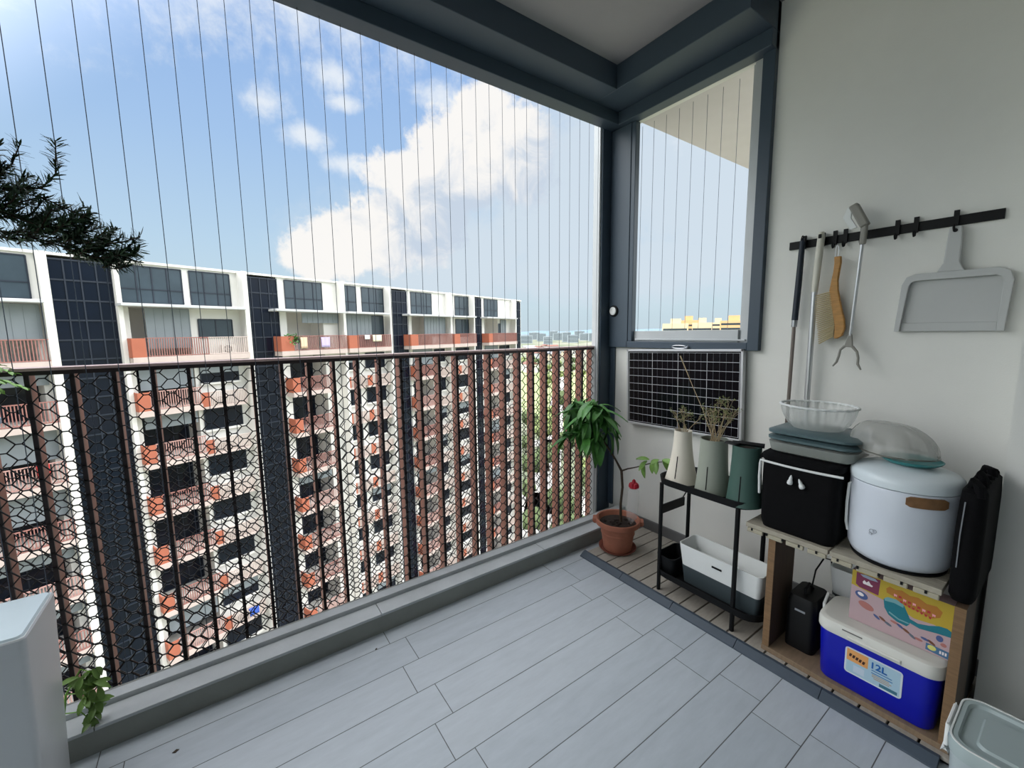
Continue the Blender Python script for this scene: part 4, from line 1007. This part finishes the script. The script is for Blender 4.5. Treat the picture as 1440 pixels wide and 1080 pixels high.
gp('picture_machine_band', [(.104, .078), (.13, .066), (.154, .066), (.155, .070), (.13, .071), (.105, .083)], tl2, .0014)
gp('picture_handle', [(.152, .086), (.175, .080), (.20, .088), (.222, .100), (.240, .102), (W_-.002, .096), (W_-.002, .078), (.22, .074), (.18, .066), (.155, .072)], tl, .0012)
rnd = random.Random(4)
cols = [mat('box blue print', (73, 90, 139), .5), mat('box brown print', (122, 78, 57), .5), mat('box grey blue print', (98, 108, 122), .5), mat('box salmon print', (175, 114, 106), .5)]
def ell(cx, cz, rx, rz, tilt=0., n=14): return [(cx+rx*math.cos(a)*math.cos(tilt)-rz*math.sin(a)*math.sin(tilt), cz+rx*math.cos(a)*math.sin(tilt)+rz*math.sin(a)*math.cos(tilt)) for a in [2*PI*i/n for i in range(n)]]
gp('picture_ring', ell(.030, .100, .018, .013, -.3), cols[0], .0010); gp('picture_ring_centre', ell(.028, .103, .009, .006, -.3), mat('box white print', (232, 226, 226)), .0013)
gp('picture_plate', ell(.045, .068, .022, .012, -.3), cols[3], .0010)
for i in range(11):
    gp('picture_detail', ell(.075+.015*i, .052-.0022*i+rnd.uniform(-.012, .008), .011, .004, -.35+rnd.uniform(-.3, .3), 8), cols[i % 4], .0010)
gp('corner_badge', [(.198, .030), (.198, .008), (W_-.001, .004), (W_-.001, .028)], mat('box slate print', (70, 110, 146), .5), .0011)
gp('badge_dot', ell(.212, .020, .010, .008), mat('box lemon print', (214, 214, 120), .5), .0014)
for i in range(3): gp('badge_glyph', [(.229+i*.006, .012), (.233+i*.006, .012), (.233+i*.006, .022), (.229+i*.006, .022)], mat('box white print', (232, 226, 226)), .0014)
gp('picture_flower', ell(.226, .060, .008, .010), cols[0], .0011); gp('picture_flower', ell(.236, .044, .007, .006), cols[3], .0011)

t = thing('black_speaker', 'black box shaped device with a cable inside the shelf', 'speaker', (1.85, .60, .045))
m = MB(); m.loft(1.85, .592, [(.046, .075, .050, .02), (.24, .075, .050, .02), (.262, .068, .044, .02)], 6); m.build('housing', mat('black device', (7, 7, 8), .5, spec=.3), t, smooth=True)
m = MB(); m.tube([(1.82, .592, .258), (1.82, .595, .282), (1.86, .595, .290), (1.89, .592, .258)], .006, 8); m.build('carry_handle', black_m, t, smooth=True)
m = MB(); m.box(1.7742, 1.776, .575, .61, .205, .213); m.build('badge', steel_m, t)
m = MB(); m.tube([(1.90, .60, .25), (1.93, .60, .32), (1.98, .59, .36), (2.03, .58, .34), (2.06, .57, .20), (2.07, .56, .05)], .003, 6); m.build('cable', black_m, t, smooth=True)
trough(2.035, .455, .046, .062, .115, .225, .338, 'white trough planter behind the blue cooler under the shelf')

# ------------------------------------------------------------------ clear storage box at the end of the deck
t = thing('storage_box', 'frosted clear storage box with clipped lid near the shelf end', 'storage box', (1.49, -.08, 0))
fro = mat('frosted clear plastic', (178, 190, 192), .3, alpha=.85)
SXc, SYc = 1.492, -.085
m = MB(); m.loft(SXc, SYc, [(.002, .095, .205, .03), (.262, .108, .218, .04), (.262, .105, .215, .038), (.008, .092, .202, .028)], 8); m.build('box_body', fro, t, smooth=True)
m = MB(); m.loft(SXc, SYc, [(.264, .111, .221, .042), (.288, .114, .224, .045), (.300, .112, .222, .044), (.300, .098, .208, .036), (.292, .094, .204, .034), (.291, .070, .178, .02), (.297, .066, .174, .02)], 8); m.build('lid', mat('frosted lid', (168, 182, 182), .25, alpha=.94), t, smooth=True)
m = MB(); m.loft(SXc, SYc, [(.294, .1115, .2215, .044), (.302, .1115, .2215, .044), (.302, .108, .218, .042), (.294, .108, .218, .042), (.294, .1115, .2215, .044)], 8, cap=(False, False)); m.build('lid_rim', white_m, t, smooth=True)
for (x0, x1, y0, y1) in ((SXc-.122, SXc-.113, SYc-.10, SYc+.13), (SXc-.05, SXc+.05, SYc+.223, SYc+.232)):
    m = MB(); m.loft((x0+x1)/2, (y0+y1)/2, [(.225, (x1-x0)/2, (y1-y0)/2-.012, .003), (.240, (x1-x0)/2+.002, (y1-y0)/2, .004), (.297, (x1-x0)/2+.002, (y1-y0)/2, .004), (.303, (x1-x0)/2, (y1-y0)/2-.006, .003)]); m.build('clip', white_m, t, smooth=True)

# ------------------------------------------------------------------ planting by the camera's end of the railing
t = thing('planter_cabinet', 'tall smooth white box planter standing against the curb', 'planter', (-.66, 1.57, 0))
m = MB(); m.loft(-.665, 1.572, [(.004, .205, .105, .012), (.57, .225, .118, .014), (.574, .222, .115, .012)], 5); m.build('planter_body', mat('glossy pale plastic', (206, 210, 212), .3), t, smooth=True)
m = MB(); m.loft(-.665, 1.572, [(.574, .220, .113, .014), (.579, .216, .109, .012)]); m.build('top_plate', mat('pale blue top', (206, 222, 228), .3), t, smooth=True)
t = thing('rosemary_bush', 'dark green rosemary with needle leaves reaching over the white planter', 'plant', (-.72, 1.5, .58))
boughs = [[(-.78, 1.52, .58), (-.82, 1.5, 1.1), (-.74, 1.48, 1.45), (-.56, 1.46, 1.58), (-.42, 1.45, 1.60), (-.30, 1.45, 1.56), (-.22, 1.45, 1.52), (-.145, 1.45, 1.490)],
          [(-.56, 1.46, 1.56), (-.42, 1.47, 1.55), (-.32, 1.46, 1.53), (-.24, 1.45, 1.50), (-.19, 1.44, 1.48)],
          [(-.42, 1.45, 1.60), (-.36, 1.44, 1.63), (-.30, 1.44, 1.62), (-.23, 1.45, 1.585)],
          [(-.36, 1.44, 1.63), (-.30, 1.44, 1.64), (-.275, 1.45, 1.68), (-.268, 1.45, 1.755)],
          [(-.44, 1.46, 1.60), (-.38, 1.46, 1.65), (-.345, 1.46, 1.69), (-.325, 1.45, 1.735)],
          [(-.50, 1.47, 1.60), (-.43, 1.48, 1.66), (-.38, 1.47, 1.70), (-.36, 1.46, 1.73)],
          [(-.24, 1.45, 1.53), (-.20, 1.45, 1.54), (-.185, 1.45, 1.565)], [(-.17, 1.45, 1.50), (-.145, 1.45, 1.52), (-.14, 1.45, 1.535)],
          [(-.40, 1.45, 1.60), (-.35, 1.43, 1.57), (-.30, 1.42, 1.55)], [(-.44, 1.47, 1.57), (-.38, 1.50, 1.60), (-.33, 1.50, 1.62)], [(-.46, 1.45, 1.62), (-.40, 1.42, 1.64), (-.34, 1.42, 1.66)],
          [(-.34, 1.46, 1.55), (-.30, 1.48, 1.58), (-.26, 1.48, 1.60)], [(-.5, 1.45, 1.56), (-.42, 1.43, 1.53), (-.36, 1.43, 1.52)]]
rr_ = random.Random(77)
for _ in range(120):
    q = rr_.random()**1.5; p = Vector((-.52, 1.46, 1.61)).lerp(Vector((-.17, 1.45, 1.505)), q)+Vector((0, rr_.uniform(-.04, .04), rr_.uniform(-.05, .13*(1-q)**1.5+.01)))
    ln = rr_.uniform(.05, .11)*(1-q*.45); up_ = rr_.uniform(-.25, 1.0) if q < .6 else rr_.uniform(-.2, .6)
    d_ = Vector((.8, rr_.uniform(-.5, .5), up_)).normalized()
    boughs.append([tuple(p), tuple(p+d_*ln*.5+Vector((0, 0, .004))), tuple(p+d_*ln+Vector((0, 0, .016)))])
m = MB()
for i, b in enumerate(boughs): m.tube(b, ([.006]*3+[.0045]*2+[.003]*(len(b)-6)+[.0012]) if i == 0 else [.0018]*(len(b)-1)+[.001], 6)
m.build('stem', bark_m, t, smooth=True)
m = MB(); m.open = True; rnd = random.Random(31)
for bi, b in enumerate(boughs):
    b = [Vector(p) for p in b]
    for i in range(len(b)-1):
        if bi == 0 and i < 2: continue
        n = int((b[i+1]-b[i]).length/.0016); ax = (b[i+1]-b[i]).normalized()
        for k in range(n):
            p = b[i].lerp(b[i+1], (k+rnd.random())/n); s_ = Vector((rnd.uniform(-1, 1), rnd.uniform(-1, 1), rnd.uniform(-1, 1))); s_ = (s_-ax*s_.dot(ax)).normalized()
            m.leaf(p, s_+ax*rnd.uniform(.3, 1.1), ax, rnd.uniform(.018, .030), .0042, rnd.uniform(-.1, .3), 3, .1)
m.build('leaves', herb_m, t, smooth=True, angle=80)
t = thing('hanging_pot', 'pale blue grey pot hooked on the railing above the white planter', 'pot', (-.64, 1.80, .87))
m = MB(); m.lathe([(.001, .865), (.070, .865), (.095, .93), (.104, 1.055), (.112, 1.058), (.112, 1.072), (.104, 1.072), (.096, 1.03), (.001, 1.03)], (-.635, 1.795, 0), 40, cap=False); m.build('pot_body', mat('pale blue grey pot', (176, 188, 204), .4), t, smooth=True)
m = MB(); m.tube([(-.635, 1.905, 1.05), (-.635, 1.93, 1.22), (-.635, 2.0, 1.235), (-.635, 2.07, 1.215), (-.635, 2.08, 1.15)], .004, 8); m.build('railing_hook', steel_m, t, smooth=True)
t = thing('fern', 'bright green feathery plant in the pot hooked on the railing', 'plant', (-.64, 1.80, 1.04))
m = MB(); m.open = True; rnd = random.Random(17); sm = MB()
for i in range(26):
    a = rnd.uniform(0, 2*PI); R0 = rnd.uniform(.08, .17); z1 = rnd.uniform(1.17, 1.30); p0 = Vector((-.635, 1.795, 1.04))
    pts = [p0, p0+Vector((math.cos(a)*R0*.4, math.sin(a)*R0*.4, (z1-1.04)*.8)), p0+Vector((math.cos(a)*R0*.75, math.sin(a)*R0*.75, z1-1.04)), p0+Vector((math.cos(a)*R0, math.sin(a)*R0, z1-1.07))]
    sm.tube(pts, .0015, 4)
    for j in range(16):
        q = .35+.65*j/15; seg_ = q*3; k = min(2, int(seg_)); p = pts[k].lerp(pts[k+1], seg_-k); s_ = Vector((-math.sin(a), math.cos(a), 0))*(1 if j % 2 else -1)
        m.leaf(p, s_+Vector((math.cos(a)*.6, math.sin(a)*.6, rnd.uniform(-.4, .2))), (0, 0, 1), .034*(1.2-q*.5), .011, .3, 3)
sm.build('stem', leafy_m, t); m.build('leaves', leafy_m, t, smooth=True, angle=80)
t = thing('seedling', 'small green leafy plant growing at the curb beside the white planter', 'plant', (-.49, 1.765, .09))
m = MB(); m.tube([(-.49, 1.765, .09), (-.47, 1.76, .20), (-.43, 1.755, .27), (-.405, 1.75, .25)], [.004, .003, .002, .0015], 6); m.tube([(-.47, 1.76, .20), (-.43, 1.74, .20), (-.40, 1.73, .16)], .0018, 5); m.tube([(-.48, 1.76, .14), (-.44, 1.74, .14), (-.415, 1.73, .10)], .0018, 5)
m.build('stem', leafy_m, t, smooth=True)
m = MB(); m.open = True; rnd = random.Random(23)
for c in ((-.405, 1.75, .25), (-.40, 1.74, .21), (-.40, 1.73, .16), (-.415, 1.73, .12), (-.43, 1.745, .24), (-.42, 1.735, .18)):
    for k in range(10):
        a = 2*PI*k/10+rnd.uniform(-.3, .3); m.leaf(Vector(c)+Vector((rnd.uniform(-.01, .01), 0, rnd.uniform(-.015, .015))), (math.cos(a)*.7, math.sin(a)*.6, rnd.uniform(-1, .2)), (math.cos(a)*.3, -.5, 1), rnd.uniform(.032, .055), .018, .5, 4)
m.build('leaves', mat('olive leaf green', (104, 138, 62), .5, var=.35, scale=20), t, smooth=True, angle=80)

# specks of dry leaf on the tiles
for (x, y, r, lb) in ((-.209, 1.572, .009, 'dark dry leaf bit on the tiles near the white box planter'), (.44, 1.63, .005, 'tiny dark leaf crumb on the tiles close to the middle of the curb')):
    m = MB(); m.add([(x-r, y, .0006), (x, y-r*.5, .0006), (x+r, y+r*.2, .0006), (x+r*.2, y+r*.6, .0006), (x-r, y, .002), (x, y-r*.5, .003), (x+r, y+r*.2, .0018), (x+r*.2, y+r*.6, .0035)], [(0, 1, 2, 3), (4, 7, 6, 5), (0, 4, 5, 1), (1, 5, 6, 2), (2, 6, 7, 3), (3, 7, 4, 0)])
    tag(m.build('dry_leaf', bark_m, loc=(x, y, 0)), lb, 'leaf')
